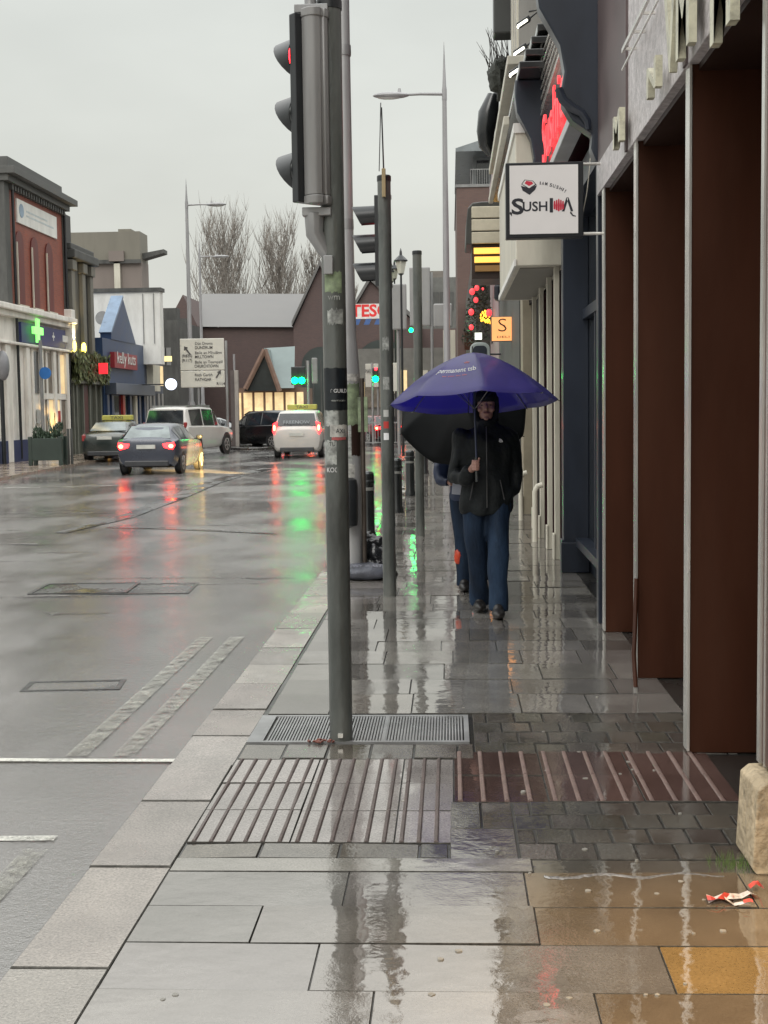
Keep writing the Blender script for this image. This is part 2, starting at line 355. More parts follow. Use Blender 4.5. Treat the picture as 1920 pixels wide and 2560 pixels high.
def worn(m, lo, hi, sc=7):
    nt = m.node_tree; N = nt.nodes; L = nt.links; o_ = [n for n in N if n.type == 'OUTPUT_MATERIAL'][0]; b = N['Principled BSDF']
    tc = N.new('ShaderNodeTexCoord'); n = N.new('ShaderNodeTexNoise'); n.inputs['Scale'].default_value = sc; n.inputs['Detail'].default_value = 8; n.inputs['Roughness'].default_value = .75; L.new(tc.outputs['Object'], n.inputs['Vector'])
    r = N.new('ShaderNodeMapRange'); r.inputs[1].default_value = lo; r.inputs[2].default_value = hi; L.new(n.outputs[0], r.inputs[0])
    t = N.new('ShaderNodeBsdfTransparent'); mx = N.new('ShaderNodeMixShader'); L.new(r.outputs[0], mx.inputs[0]); L.new(t.outputs[0], mx.inputs[1]); L.new(b.outputs[0], mx.inputs[2]); L.new(mx.outputs[0], o_.inputs[0])
m_wear = wetmat('worn_band', (.075, .066, .062), r0=.16, r1=.36, bump=.9, bs=70, ior=2.2)
worn(m_wear, .40, .62, 3); worn(m_line, .30, .48); worn(m_yline, .36, .70, 11)
wl = MB()
strip(line_pts(-6, 6.42, -1.33, 6.36), .055, .009, wl); strip(line_pts(-6, 5.22, -1.62, 5.18), .06, .009, wl)
strip(line_pts(-11.5, 30, -6.2, 31.5, 30), .08, .009, wl)
tag(wl.build('road_marking', m_line), 'two thin worn white transverse lines painted on the road', kind='structure')
yl = MB()
for x in (-1.90, -1.66):
    strip(line_pts(x, 6.45, x+.02, 9.9, 30), .11, .009, yl); strip(line_pts(x-.02, 2.5, x, 5.05, 30), .10, .009, yl)
tag(yl.build('double_line_marking', m_yline), 'faded double yellow lines beside the kerb', kind='structure')
# tar seams, ironwork in the road
m_tar = wetmat('wet_tar', (.03, .03, .03), r0=.12, r1=.4, bump=.9, bs=30, ior=1.8)
sm = MB()
strip([(G(x, y, -.08).x, G(x, y, -.08).y) for x, y in [(130, 1152), (200, 1135), (270, 1118), (330, 1095), (390, 1072), (450, 1045), (510, 1028), (580, 1012)]], [.2, .25, .3, .35, .4, .5, .5, .4], .008, sm)
strip([(G(x, y, -.08).x, G(x, y, -.08).y) for x, y in [(230, 1140), (330, 1142), (470, 1148), (600, 1155)]], .10, .008, sm)
tag(sm.build('road_seam', m_tar), kind='structure')
wb = MB(); rn = random.Random(17)
for i in range(34):
    y_ = rn.uniform(6.5, 24); x_ = rn.uniform(-9, -2.2); ln_ = rn.uniform(.5, 2.2); w0_ = rn.uniform(.03, .14)*(1+y_/14)
    if x_+ln_ > -1.5: continue
    n_ = 14; strip([(x_+ln_*k/n_, y_+.10*noise.noise(Vector((k*.3, i, 0)))) for k in range(n_+1)], [w0_*math.sin(PI*(k+.15)/(n_+.3))*(.6+.8*abs(noise.noise(Vector((k*.8, i, 5))))) for k in range(n_+1)], .005, wb)
tag(wb.build('road_wear', m_wear), kind='structure')
m_iron = pm('wet_iron', (.045, .045, .046), .22, .3, .3, 5, bump=.4, bs=40)
def cover(px, py, w, d, label, rz=.0):
    p = G(px, py, -.08); c = (p.x, p.y, rz_(p.x, p.y))
    t = thing('manhole_cover', label, 'manhole cover', c, rz)
    f = MB(); f.box(-w/2, -d/2, -.01, w/2, -d/2+.035, .006); f.box(-w/2, d/2-.035, -.01, w/2, d/2, .006); f.box(-w/2, -d/2+.035, -.01, -w/2+.035, d/2-.035, .006); f.box(w/2-.035, -d/2+.035, -.01, w/2, d/2-.035, .006)
    f.build('frame', m_iron, t, local=True)
    l = MB().box(-w/2+.04, -d/2+.04, -.01, w/2-.04, d/2-.04, .002)
    l.build('lid', m_tar, t, local=True)

cover(185, 1272, .95, .75, 'dark iron cover in the road, left one of the touching pair', .05)
cover(315, 1272, .95, .75, 'dark iron cover in the road, right one of the touching pair', .05)
cover(160, 1482, .62, .30, 'small sunken iron cover alone at the left of the double yellow lines', .1)
# pavement: bedding sheet, then every flag as its own little slab inside one mesh
KX0, KX1, WX = -1.335, -1.03, 1.10
tag(MB().box(KX1-.02, -4, -.2, 3.2, 62, -.006).box(KX0+.012, 1, -.19, KX1-.021, 17.5, -.011).build('pavement_bed', m_bed), kind='structure')
pv = Slabs()
y = -1.5; row = 0
rows = [-1.5, -1.0, -.4, .2, .8, 1.4, 1.95, 2.45, 2.9, 3.3, 3.63, 3.96, 4.27, 4.60]
for a, b in zip(rows, rows[1:]):
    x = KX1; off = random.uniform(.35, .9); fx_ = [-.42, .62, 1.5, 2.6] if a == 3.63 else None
    while x < 2.6:
        w = off if x == KX1 else random.choice((.62, .75, .9, .9)); x1 = min(x+w, 2.6)
        if fx_: x1 = fx_.pop(0)
        pv.slab(x, a, x1, b, tilt=.003, tone=((1.75, 1.22, .55) if a == 3.63 and .6 < x < 1.0 else (1.1, .9, .66) if x1 > .75 else rt(.9, 1.2)), g=.002); x = x1  # ochre and tan flags: stone colour with warm lamplight and wall reflection painted in
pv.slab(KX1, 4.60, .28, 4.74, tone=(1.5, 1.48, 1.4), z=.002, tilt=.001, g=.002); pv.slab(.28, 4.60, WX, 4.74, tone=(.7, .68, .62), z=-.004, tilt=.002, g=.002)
y = 7.05
while y < 34:
    d = random.uniform(.38, .52) if y < 16 else .6
    xr = KX1+.02; off = random.uniform(.3, .7)
    while xr < WX+.1:
        w = off if xr < KX1+.05 else random.choice((.38, .45, .6, .6)); x1 = xr+w
        if x1 > WX-.1: x1 = WX+.14
        lo, hi = (.9, 1.35) if random.random() < .75 else (.6, .8)
        pv.slab(xr, y, x1, y+d, tilt=.0045 if y < 14 else .003, tone=rt(lo, hi), g=.003 if y < 14 else .006); xr = x1
    y += d
while y < 62: pv.slab(KX1, y, WX, y+1.2, tilt=.002); y += 1.2
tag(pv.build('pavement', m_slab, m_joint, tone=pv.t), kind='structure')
pp = Slabs()
def pavers(x0, x1, y0, y1, w, d, lo=.8, hi=1.25):
    r = 0; y = y0
    while y < y1-.02:
        x = x0-(w/2 if r % 2 else 0); ye = min(y+d, y1)
        while x < x1-.01:
            a, b = max(x, x0), min(x+w, x1)
            if b-a > .02: pp.slab(a, y, b, ye, tilt=.012, tone=rt(lo, hi, .1), g=.0045, ch=.003, dz=.002)
            x += w
        y += d; r += 1
pavers(KX1, -.02, 4.74, 4.91, .30, .17, 1, 1.3); pavers(-.02, .24, 4.74, 5.44, .26, .35, .9, 1.2); pavers(.24, WX+.25, 4.74, 5.44, .145, .175, .6, 1.0)
pavers(KX1, .10, 6.13, 6.40, .21, .27, 1.0, 1.3); pavers(.10, WX+.25, 6.22, 7.05, .15, .21, .65, 1.05)
tag(pp.build('block_paving', m_paver, m_joint, tone=pp.t), kind='structure')
tp = Slabs(); tr = Slabs()
def ladder(x0, x1, y0, y1, lo, hi, tint, sp_=.0665, bw=.0085):
    y = y0
    while y < y1-.05:
        x = x0
        while x < x1-.05:
            v = random.uniform(lo, hi); tn = (v*tint[0], v*tint[1], v*tint[2]); xe = min(x+.4, x1)
            tp.slab(x, y, xe, y+.4, z=.0, tilt=.004, tone=tn, g=.002)
            k = x+.028
            while k < xe-.03:
                tr.slab(k-bw, y+.004, k+bw, y+.396, z=.0065, h=.012, g=0, ch=.0045, tilt=0, dz=0, tone=(1, 1, 1) if bw < .009 else (1.7, 1.5, 1.42)); k += sp_
            x = xe
        y += .4
ladder(KX1, .0, 4.92, 6.12, 1.15, 1.5, (1, 1.05, 1.05)); ladder(.0, WX+.1, 5.45, 6.22, .30, .45, (1.05, .76, .70), .098, .010)
tag(tp.build('tactile_paving', m_tact, m_joint, tone=tp.t), kind='structure'); tag(tr.build('tactile_paving_ribs', m_rib, tone=tr.t), kind='structure')
kb = Slabs(); y = 1.2
while y < 34:
    l = random.uniform(.5, .72) if 5 < y < 9 else random.uniform(.75, 1.0)
    sh = max(0, (y-18)*.03) if y < 30 else .36
    jx = random.gauss(0, .0035); kb.slab(KX0+sh+jx, y, KX1+sh+jx*.3, y+l, h=.16, tilt=.0035, tone=rt(.66, 1.1, .06), g=.002, ch=.004, dz=.0012); y += l
tag(kb.build('kerb', m_kerb, m_jointk, tone=kb.t), kind='structure')
# left pavement, its kerb, and the traffic island
lp = MB(); n = 20
edge = [(-11.5-.9*min(1, max(0, (y-30)/14)), y) for y in range(8, 90, 2)]
for i in range(len(edge)-1):
    (a, y0), (b, y1) = edge[i], edge[i+1]
    lp.add([(a, y0, 0), (b, y1, 0), (-16, y1, 0), (-16, y0, 0), (a, y0, -.14), (b, y1, -.14)], [(0, 1, 2, 3), (0, 4, 5, 1)])
tag(lp.build('left_pavement', wetmat('wet_left_paving', (.21, .165, .13), r0=.1, r1=.3)), kind='structure')
p = G(520, 972, 0)
isl = MB().prism([(p.x+1.6*math.cos(t)*(1.0 if math.cos(t) > 0 else .9), 61+3.2*math.sin(t)) for t in [2*PI*i/24 for i in range(24)]], 'xy', -.14, .03)
tag(isl.build('traffic_island', m_kerb, bevel=.03), kind='structure')
# slot drain in front of the pole
t = thing('drain_grating', 'long slotted steel drain grating across the pavement at the foot of the nearest pole', 'drain grating', (-.48, 6.72, 0))
fr = MB()
for a in ((-1.03, 6.42, .08, 6.45), (-1.03, 6.97, .08, 7.0), (-1.03, 6.45, -.95, 6.97), (.055, 6.45, .08, 6.97), (-.36, 6.45, -.34, 6.97)): fr.box(a[0], a[1], -.02, a[2], a[3], .006)
fr.build('frame', m_galv, t)
gb = MB(); x = -.935
while x < .05: gb.box(x, 6.45, -.018, x+.0085, 6.97, .004); x += .0152
gb.build('bars', m_galv, t)
# ================================================================ traffic signal poles
def ring_box(mb, c, w, h, d): mb.rbox(c, (w, d, h))
def signal_head(parent, base, ang, hw=.082, dep=.125, fw=.118, H_=.87, zs=(.155, .42, .69), tunnel=False, lit=True):
    """three-aspect head; ang = direction the lenses face (0 = -Y, +90deg = -X)"""
    M = Matrix.Translation(base) @ Matrix.Rotation(-ang, 4, 'Z')   # local -Y is the front
    b = MB()
    prof = [(x*hw, y*dep) for x, y in ((-1, 0), (-1, .45), (-.86, .75), (-.55, .93), (-.2, 1), (-.12, .9), (.12, .9), (.2, 1), (.55, .93), (.86, .75), (1, .45), (1, 0))]
    b.prism(prof, 'xy', 0.031, H_-.011)
    for zz in (0.0, H_-.01): b.prism([(x*1.07, y*1.07) for x, y in prof], 'xy', zz-.01, zz+.03)
    h = b.xf(M).build('signal_head', m_signalgrey, parent, smooth=True, bevel=.004)
    fp = MB().box(-fw, -.05, .0, fw, -.001, H_).xf(M).build('front_panel', m_black, parent, bevel=.006)
    for i, z in enumerate(zs):
        v = MB(); n = 18; r = .108 if not tunnel else .088
        for s_ in (1, .955):      # hood: long at the top, cut away below
            for k in range(n+1):
                an = -PI*.28+(PI*1.56)*k/n
                x, zz = r*s_*math.cos(an), r*s_*math.sin(an)
                ln = .006+.17*max(0, (math.sin(an)+.9)/1.9) if not tunnel else .165+.045*math.sin(an)
                v.v += [Vector((x, -.05, z+zz)), Vector((x, -.05-ln, z+zz-.006))]
        m_ = 2*(n+1)
        for k in range(n):
            v.f += [(2*k, 2*k+1, 2*k+3, 2*k+2), (m_+2*k, m_+2*k+2, m_+2*k+3, m_+2*k+1), (2*k+1, m_+2*k+1, m_+2*k+3, 2*k+3)]
        v.xf(M).build('visor', m_black, parent, smooth=True)
        lm = m_redl if (i == 2 and lit) else m_black
        MB().ell((0, -.050, z), ((.098, .05, .098) if not tunnel else (.082, .012, .082)), 16, 8).xf(M).build('lens', lm, parent, smooth='all')
def pole_thing(x, y, h, label, r=.0575):
    t = thing('traffic_signal_pole', label, 'signal pole', (x, y, 0), 0, 'signal and sign poles along the kerb')
    b = MB().lathe([(r, -.05), (r, h-.045), (r, h-.045)], (x, y, 0), 24)
    b.build('pole', m_pole, t, smooth=True)
    MB().lathe([(r*1.07, h-.05), (r*1.07, h-.008), (r*.95, h)], (x, y, 0), 24).build('pole_cap', m_black, t, smooth=True)
    return t
p1 = pole_thing(-.56, 6.48, 3.61, 'nearest dark signal pole with traffic light seen from behind and pasted stickers')
b = MB().box(-.72, 6.40, 3.53, -.56, 6.46, 3.57); b.box(-.62, 6.39, 3.42, -.575, 6.425, 3.53); b.lathe([(.05, 3.5), (.05, 3.53), (.028, 3.56), (.028, 3.60)], (-.645, 6.43, 0), 16); b.build('bracket', m_galv, p1, smooth=True, bevel=.004)
b = MB().box(-.70, 6.40, 2.58, -.56, 6.46, 2.62); b.tube([(-.645, 6.44, 2.60), (-.645, 6.45, 2.5), (-.60, 6.46, 2.42), (-.56, 6.46, 2.36)], [.05, .045, .035, .02], 10); b.box(-.60, 6.395, 2.30, -.555, 6.425, 2.39)
b.build('bracket', m_galv, p1, smooth=True, bevel=.004)
signal_head(p1, Vector((-.640, 6.42, 2.64)), math.radians(90+46), hw=.062, dep=.08, fw=.098, H_=.88, zs=(.155, .42, .69))
# stickers and marks round pole 1
def wrap(parent, cx, cy, r, z0, z1, a0, a1, mat, name='sticker', seed=0, rag=.0):
    b = MB(); n = 14; rnd = random.Random(seed)
    for zz, sg in ((z0, -1), (z1, 1)):
        for k in range(n+1):
            an = a0+(a1-a0)*k/n; b.v.append(Vector((cx+r*math.sin(an), cy-r*math.cos(an), zz+rnd.uniform(-rag, rag))))
    b.f = [(k, k+1, n+2+k, n+1+k) for k in range(n)]
    return b.build(name, mat, parent, smooth='all')
m_stk = pm('black_sticker', (.006, .009, .012), .35, 0, .3, 20); m_stw = pm('torn_white_sticker', (.42, .41, .38), .6, 0, .3, 18, dirt=(.12, .12, .11), damt=.7, ds=12)
m_stg = pm('faded_green_sticker', (.20, .25, .15), .6, 0, .3, 14, dirt=(.10, .11, .09), damt=.8, ds=9); m_stwhite = pm('white_ink', (.65, .65, .65), .5); m_chalk = pm('scratched_pale_paint', (.30, .31, .29), .6, 0, .4, 25, dirt=(.09, .09, .085), damt=.9, ds=14)
def zz(y, Y=6.42): return D(700, y, Y).z
r1 = .0588
wrap(p1, -.56, 6.48, r1, zz(886), zz(795), -1.15, 1.5, m_stk, seed=1, rag=.002)
text('ART GUILD', .026, m_stwhite, p1, MF((-.555, 6.48-r1-.001, zz(845))), bend=r1, ext=.0006, align='LEFT' if False else 'CENTER', fit=.125)
text('EXHIBITION', .010, m_chalk, p1, MF((-.555, 6.48-r1-.001, zz(866))), bend=r1, ext=.0006, fit=.10)
wrap(p1, -.56, 6.48, r1+.0003, zz(945), zz(918), -.45, 1.2, m_stw, seed=2, rag=.003)
text('MAXI', .030, m_stk, p1, MF((-.545, 6.48-r1-.0012, zz(932))), bend=r1, ext=.0006, fit=.062)
wrap(p1, -.56, 6.48, r1+.0004, zz(951), zz(945), -.3, 1.0, pm('pink_ink', (.35, .08, .08), .6), seed=3, rag=.002)
wrap(p1, -.56, 6.48, r1, zz(920), zz(888), -1.0, .3, m_chalk, seed=4, rag=.004)
wrap(p1, -.56, 6.48, r1, zz(632), zz(586), -.75, .8, m_stg, seed=5, rag=.006)
wrap(p1, -.56, 6.48, r1, zz(1004), zz(952), -1.3, .1, m_chalk, seed=6, rag=.006)
wrap(p1, -.56, 6.48, r1, zz(700), zz(668), -.5, .9, m_chalk, seed=8, rag=.009)
text('KOO', .034, m_stwhite, p1, MF((-.575, 6.48-r1-.001, zz(1016))), bend=r1, ext=.0006, fit=.058)
text('wm', .045, m_chalk, p1, MF((-.555, 6.48-r1-.0013, zz(642))), bend=r1, ext=.0006, fit=.06)
text('TU', .030, m_stk, p1, MF((-.575, 6.48-r1-.001, zz(960))), bend=r1, ext=.0006, fit=.03)
m_clear = pm('small_plate', (.4, .4, .38), .4)
MB().box(-.57, 6.405, .03, -.545, 6.42, .05).build('earth_clip', m_chrome, p1)
p2 = pole_thing(-.55, 11.58, 3.66, 'middle dark signal pole with three side-facing traffic light hoods and an aerial')
signal_head(p2, Vector((-.585, 11.73, 2.72)), math.radians(92), hw=.08, dep=.085, fw=.13, H_=.78, zs=(.13, .375, .62), tunnel=True)
for z_ in (2.76, 3.40): MB().box(-.60, 11.60, z_, -.54, 11.70, z_+.04).build('bracket', m_galv, p2)
b = MB().tube([D(829, 375, 11.5), D(824, 232, 11.5)], [.007, .006], 8); b.cyl(D(822.5, 222, 11.55), D(822, 370, 11.55)-Vector((.012, 0, 0)), .004)
b.build('aerial', m_black, p2)
MB().rbox(D(829, 395, 11.5), (.033, .035, .24)).build('aerial_mount', pm('tan_metal', (.34, .26, .14), .5), p2, bevel=.004)
for yy, mt, rr, rg in ((742, m_chalk, .35, .01), (828, m_chalk, .5, .0), (943, m_stwhite, .0, 0), (893, m_clear, 0, 0), (918, m_red, 0, 0)):
    z = D(830, yy, 11.5).z; h_ = .055 if rr else .03
    wrap(p2, -.55, 11.58, .0585, z-h_, z+h_, -.55, .45 if rr else .25, mt, seed=yy, rag=rg)
p3 = pole_thing(-.40, 17.0, 3.65, 'farthest short dark pole, plain and without lights, beside the bollards')
# ================================================================ street lamps
def street_lamp(x, y, h, arm, side, label, r0=.075, spike=1.15, ped=None, lamp=True, sw=None):
    t = thing('street_lamp', label, 'street lamp', (x, y, 0), 0, 'tall street lamps along the street')
    pr = [(r0*1.6, -.05), (r0*1.6, 2.0), (r0, 2.15), (r0*.9, h*.6), (r0*.62, h)]
    if sw: pr = sw
    MB().lathe(pr, (x, y, 0), 20).build('column', m_lampgrey, t, smooth=True)
    if lamp:
        MB().lathe([(r0*.72, h-.15), (r0*.72, h+.1), (r0*.55, h+.2), (.003, h+spike)], (x, y, 0), 12).build('spike', m_lampgrey, t, smooth=True)
        s = side; a = MB().tube([(x, y, h), (x+s*arm*.6, y, h+.015), (x+s*arm, y, h)], [.042, .035, .03], 10)
        a.build('arm', m_lampgrey, t, smooth=True)
        hd = MB().ell((x+s*(arm+.3), y, h), (.46, .14, .085), 16, 8); hd.cyl((x+s*(arm+.1), y, h+.06), (x+s*(arm+.1), y, h+.16), .05, .03)
        hl = hd.build('lamp_head', m_lampgrey, t, smooth=True)
        MB().ell((x+s*(arm+.35), y, h-.05), (.3, .1, .05), 14, 6).build('lamp_glass', pm('lamp_glass', (.5, .5, .48), .2), t, smooth=True)
    return t
q = D(960, 203, 33)
street_lamp(-.06, 33, q.z, 1.0, -1, 'tall grey street lamp with its arm to the left, base hidden behind the purple umbrella', r0=.085, spike=1.25)
q = D(403, 443, 58); street_lamp(q.x, 58, q.z, 1.0, 1, 'grey street lamp left of the bare trees with its arm to the right', r0=.10)
q = D(427, 555, 74); street_lamp(q.x+.1, 74, q.z, .9, 1, 'farther thin street lamp standing in front of the bare trees', r0=.09, spike=1.0)
# near lamp column: swaged base cabinet, top beyond the frame
q = D(760, 1200, 12.9)
cl = thing('lamp_column', 'tall pale grey lamp column close behind the nearest signal pole', 'lamp column', (q.x, 12.9, 0))
prof = [(.105, -.05), (.105, 2.0), (.088, 2.28), (.080, 2.33), (.078, 2.4), (.066, 3.4), (.060, 5.1), (.056, 10.5)]
MB().lathe(prof, (q.x, 12.9, 0), 24).build('column', pm('pale_lamp_column', (.36, .36, .36), .32, .15, .15, 3, streak=5, coat=.2), cl, smooth=True)
bx = MB()
for z_ in (3.38, 5.02): bx.lathe([(.068, z_), (.07, z_+.02), (.068, z_+.10)], (q.x, 12.9, 0), 20)
bx.build('swage_ring', m_galv, cl, smooth=True)
for i, (z0_, z1_, a0, a1, mt) in enumerate(((1.15, 1.45, -.9, .3, m_chalk), (1.5, 1.9, -.2, 1.2, m_stg), (1.55, 1.8, -1.1, -.3, m_stw), (.98, 1.12, -.9, .5, m_stw), (1.2, 1.5, .2, 1.3, m_browndk), (1.92, 2.0, -1.2, 1.2, m_stw))):
    wrap(cl, q.x, 12.9, .107+.0003*i, z0_, z1_, a0, a1, mt, seed=30+i, rag=.01)
MB().lathe([(.005, .50), (.085, .53), (.09, .6), (.09, .92), (.08, .97), (.05, .99)], (q.x-.01, 12.72, 0), 14).build('hanging_bin', m_black, cl, smooth=True)
sp = thing('slim_post', 'slim rusty brown post against the base of the near lamp column', 'post', (q.x+.13, 12.85, 0))
MB().cyl((q.x+.13, 12.85, -.05), (q.x+.13, 12.85, 1.95), .022).build('post_tube', pm('rusty_post', (.07, .055, .045), .4, .2, .3, 4), sp, smooth=True)
MB().rbox((q.x+.13, 12.85, 1.6), (.10, .03, .34)).build('plate', m_stg, sp)
# bollards
def bollard(x, y, h, label, first=[None]):
    if first[0] is None:
        t = thing('bollard', label, 'bollard', (x, y, 0), 0, 'black bollards along the kerb')
        MB().lathe([(.105, -.02), (.105, .06), (.088, .1), (.084, h-.16), (.098, h-.15), (.098, h-.12), (.086, h-.11), (.088, h-.03), (.06, h), (.01, h+.005)], (x, y, 0), 20).build('shaft', m_blackm, t, smooth=True)
        MB().lathe([(.0885, h-.24), (.0885, h-.2)], (x, y, 0), 20).build('band', pm('worn_band', (.18, .18, .17), .4), t, smooth=True)
        first[0] = t; return t
    return dup(first[0], (x, y, 0), 0, label)
bollard(-1.06, 16.75, .86, 'black bollard nearest the camera, behind the rubbish bags')
for x, y, l in ((-.86, 21.0, 'black bollard just right of the middle signal pole, second from the rubbish bags'), (-.77, 25.0, 'third black bollard from the rubbish bags, half hidden by the second'), (-.70, 29.0, 'fourth black bollard, left of the farthest short pole'), (-.66, 33.5, 'farthest black bollard in the kerb row')): bollard(x, y, .86, l)
# rubbish
rb = MB().ell((-.90, 13.15, .20), (.24, .20, .23), 40, 26, .55, 3)
rb.v = [v+Vector((0, 0, .03*noise.noise(v*18)))+Vector((.03, .02, 0))*noise.noise(v*13) for v in rb.v]; rb.v = [Vector((v.x, v.y, max(.004, v.z))) for v in rb.v]
o = rb.build('rubbish_bag', pm('wet_black_bag', (.018, .019, .022), .22, 0, .3, 8, bump=.8, bs=22, spec=.8), loc=(-.90, 13.15, 0), smooth='all'); tag(o, 'lumpy wet black rubbish bag slumped against the lamp column', 'rubbish bag')
rb2 = MB().ell((-.72, 13.05, .13), (.17, .15, .17), 32, 20, .6, 9); rb2.v = [Vector((v.x, v.y, max(.004, v.z+.03*noise.noise(v*17)))) for v in rb2.v]
tag(rb2.build('rubbish_bag', MATS['wet_black_bag'], loc=(-.72, 13.05, 0), smooth='all'), 'smaller black rubbish bag to the right of the lumpy one, beside the signal pole', 'rubbish bag')
sb = thing('sandbag', 'flat grey ballast sandbag with pale printing, in front of the rubbish bags', 'sandbag', (-.84, 12.72, 0))
b = MB().box(-.26, -.16, 0, .26, .16, .12); b.v = []; b.f = []
b.ell((0, 0, .075), (.29, .17, .085), 24, 12, .12, 5); b.v = [Vector((max(-.26, min(.27, v.x)), v.y, max(.003, v.z))) for v in b.v]
b.build('sack', pm('grey_woven_sack', (.075, .08, .10), .35, 0, .3, 9, bump=.5, bs=60), sb, smooth='all', local=True)
text('HEAVY WASTE', .05, pm('worn_print', (.22, .22, .26), .6, 0, .4, 30), sb, Matrix.Translation((-.84, 12.60, .145)) @ Matrix.Rotation(math.radians(38), 4, 'X'), fit=.40, ext=.002)
# ================================================================ right-hand shops
FX = 1.12      # facade line
# --- nearest: brown panelled shop, y 4.7 .. 10
S1 = thing('brown_shop', 'near brown panelled shopfront with steel edge strips under a weathered white fascia', 'shop', (FX, 7.3, 0))
w = MB(); w.box(FX+.75, -3, 0, 5, 10, 3.2); w.box(FX+.02, 4.86, 4.6, 5, 10, 9.5); w.box(FX+.005, -3, 3.9, 5, 4.86, 9.5); w.build('wall', m_browndk, S1)
yb = [6.23, 7.97, 9.62]
for yy in yb:
    f = MB().box(FX, yy, 0, FX+.75, yy+.16, 3.2); pf = f.build('pier', m_brown, S1, bevel=.004)
    MB().box(FX-.012, yy-.008, 0.01, FX-.001, yy+.10, 3.3).build('edge_strip', m_chrome, S1)
MB().box(FX+.03, 4.86, 3.17, FX+.75, 9.98, 3.2).build('soffit', m_browndk, S1)
MB().box(FX+.32, 4.86, 0, FX+.75, 6.2, .04).box(FX+.45, 6.4, 0, FX+.75, 9.6, .05).build('threshold', wetmat('wet_step', (.15, .13, .11), r0=.1, r1=.3), S1)
fa = MB().box(FX-.02, 4.86, 3.2, FX+.4, 8.30, 4.6); fa.build('fascia_board', m_mottle, S1, bevel=.004)
MB().box(FX-.018, 8.30, 3.2, FX+.4, 9.98, 3.42).build('fascia_board', m_mottle, S1)
MB().box(FX-.012, 8.30, 3.42, FX+.4, 9.98, 4.6).build('fascia_end', m_purple, S1)
MB().box(FX-.035, 8.26, 3.2, FX-.02, 8.32, 4.6).box(FX-.032, 6.22, 3.2, FX-.02, 6.28, 4.6).box(FX-.03, 6.29, 3.2, FX-.02, 6.31, 4.6).build('seam_shade_strip', m_purple, S1)  # strips paint the purple-grey shadow along the fascia seams
m_let = pm('cream_letter', (.55, .53, .40), .4, 0, .15, 10, dirt=(.1, .08, .07), damt=.6, ds=14)
for s_, sz, px, py, ft in (('VM', .55, 1478, 45, .66), ('M', .5, 1575, -20, .38), ('N', .21, 1421, 172, .30), ('M', .27, 1343, 283, .32)):
    v = onX(px, py, FX-.055)
    text(s_, sz, m_let, S1, MF(v, LEFTF), name='raised_letter', ext=.035, bold=.02, fit=ft)
rl = MB().box(FX-.10, 6.45, 3.70, FX-.085, 7.95, 3.725)
for yy in (6.5, 6.85, 7.2, 7.55, 7.9): rl.box(FX-.085, yy, 3.705, FX-.02, yy+.015, 3.72)
rl.box(FX-.10, 6.45, 3.60, FX-.09, 7.95, 3.61); rl.build('sign_rail', m_chrome, S1)
# pier on stone plinth at the right edge
pz = MB().prism([(FX-.06, 0), (FX-.075, .02), (FX-.06, .30), (FX-.03, .325), (1.8, .345), (1.8, 0)], 'xz', 4.58, 4.86)
pl = pz.build('stone_plinth', m_stone, S1, bevel=.006)
MB().box(FX+.004, 4.66, .345, 1.8, 4.86, 3.9).build('corner_pier', pm('brown_corner', (.085, .045, .035), .4, 0, .2, 4, dirt=(.2, .17, .14), damt=.3, ds=6), S1, bevel=.005)
MB().box(FX-.004, 4.80, .34, FX+.02, 4.845, 3.9).box(FX-.0, 4.745, .34, FX+.015, 4.76, 3.9).build('edge_strip', m_chrome, S1)
MB().box(FX+.02, 4.62, 1.50, FX+.07, 4.66, 1.60).build('lock_box', m_galv, S1, bevel=.008)
# red-brown downpipe bend at the second pier
b = MB().tube([(FX-.02, 7.88, .62), (FX-.03, 7.84, .48), (FX-.045, 7.76, .34), (FX-.06, 7.7, .2), (FX-.06, 7.62, .02)], .013, 10)
tag(b.build('waste_pipe', m_brown, loc=(FX-.05, 7.7, 0), smooth=True), 'thin red-brown waste pipe bending down to the pavement between brown piers', 'pipe')
# neighbour this side: doorway soffit with the warm downlight that gilds the near flags
S0 = thing('corner_shop', 'shopfront at the right edge nearest the camera, only its reflection and light seen', 'shop', (FX+.2, 1.5, 0))
MB().box(FX+.6, -3, 0, FX+.74, 4.5, 3.3).build('wall', m_brown, S0); MB().box(FX-.05, -3, 3.0, FX+.6, 4.5, 3.12).build('soffit', m_browndk, S0)
MB().lathe([(.09, 2.965), (.09, 3.0)], (FX+.25, 3.25, 0), 16).build('downlight', em('warm_downlight', (1, .66, .25), 12), S0)
ll = bpy.data.lights.new('downlight', 'SPOT'); ll.energy = 420; ll.color = (1, .62, .22); ll.spot_size = math.radians(46); ll.spot_blend = 1; ll.shadow_soft_size = .08
lo = bpy.data.objects.new('downlight_lamp', ll); COL.objects.link(lo); lo.location = (FX+.25, 3.25, 2.94); lo.rotation_euler = (Vector((.80, 3.62, 0))-Vector((FX+.25, 3.25, 2.94))).to_track_quat('-Z', 'Y').to_euler()
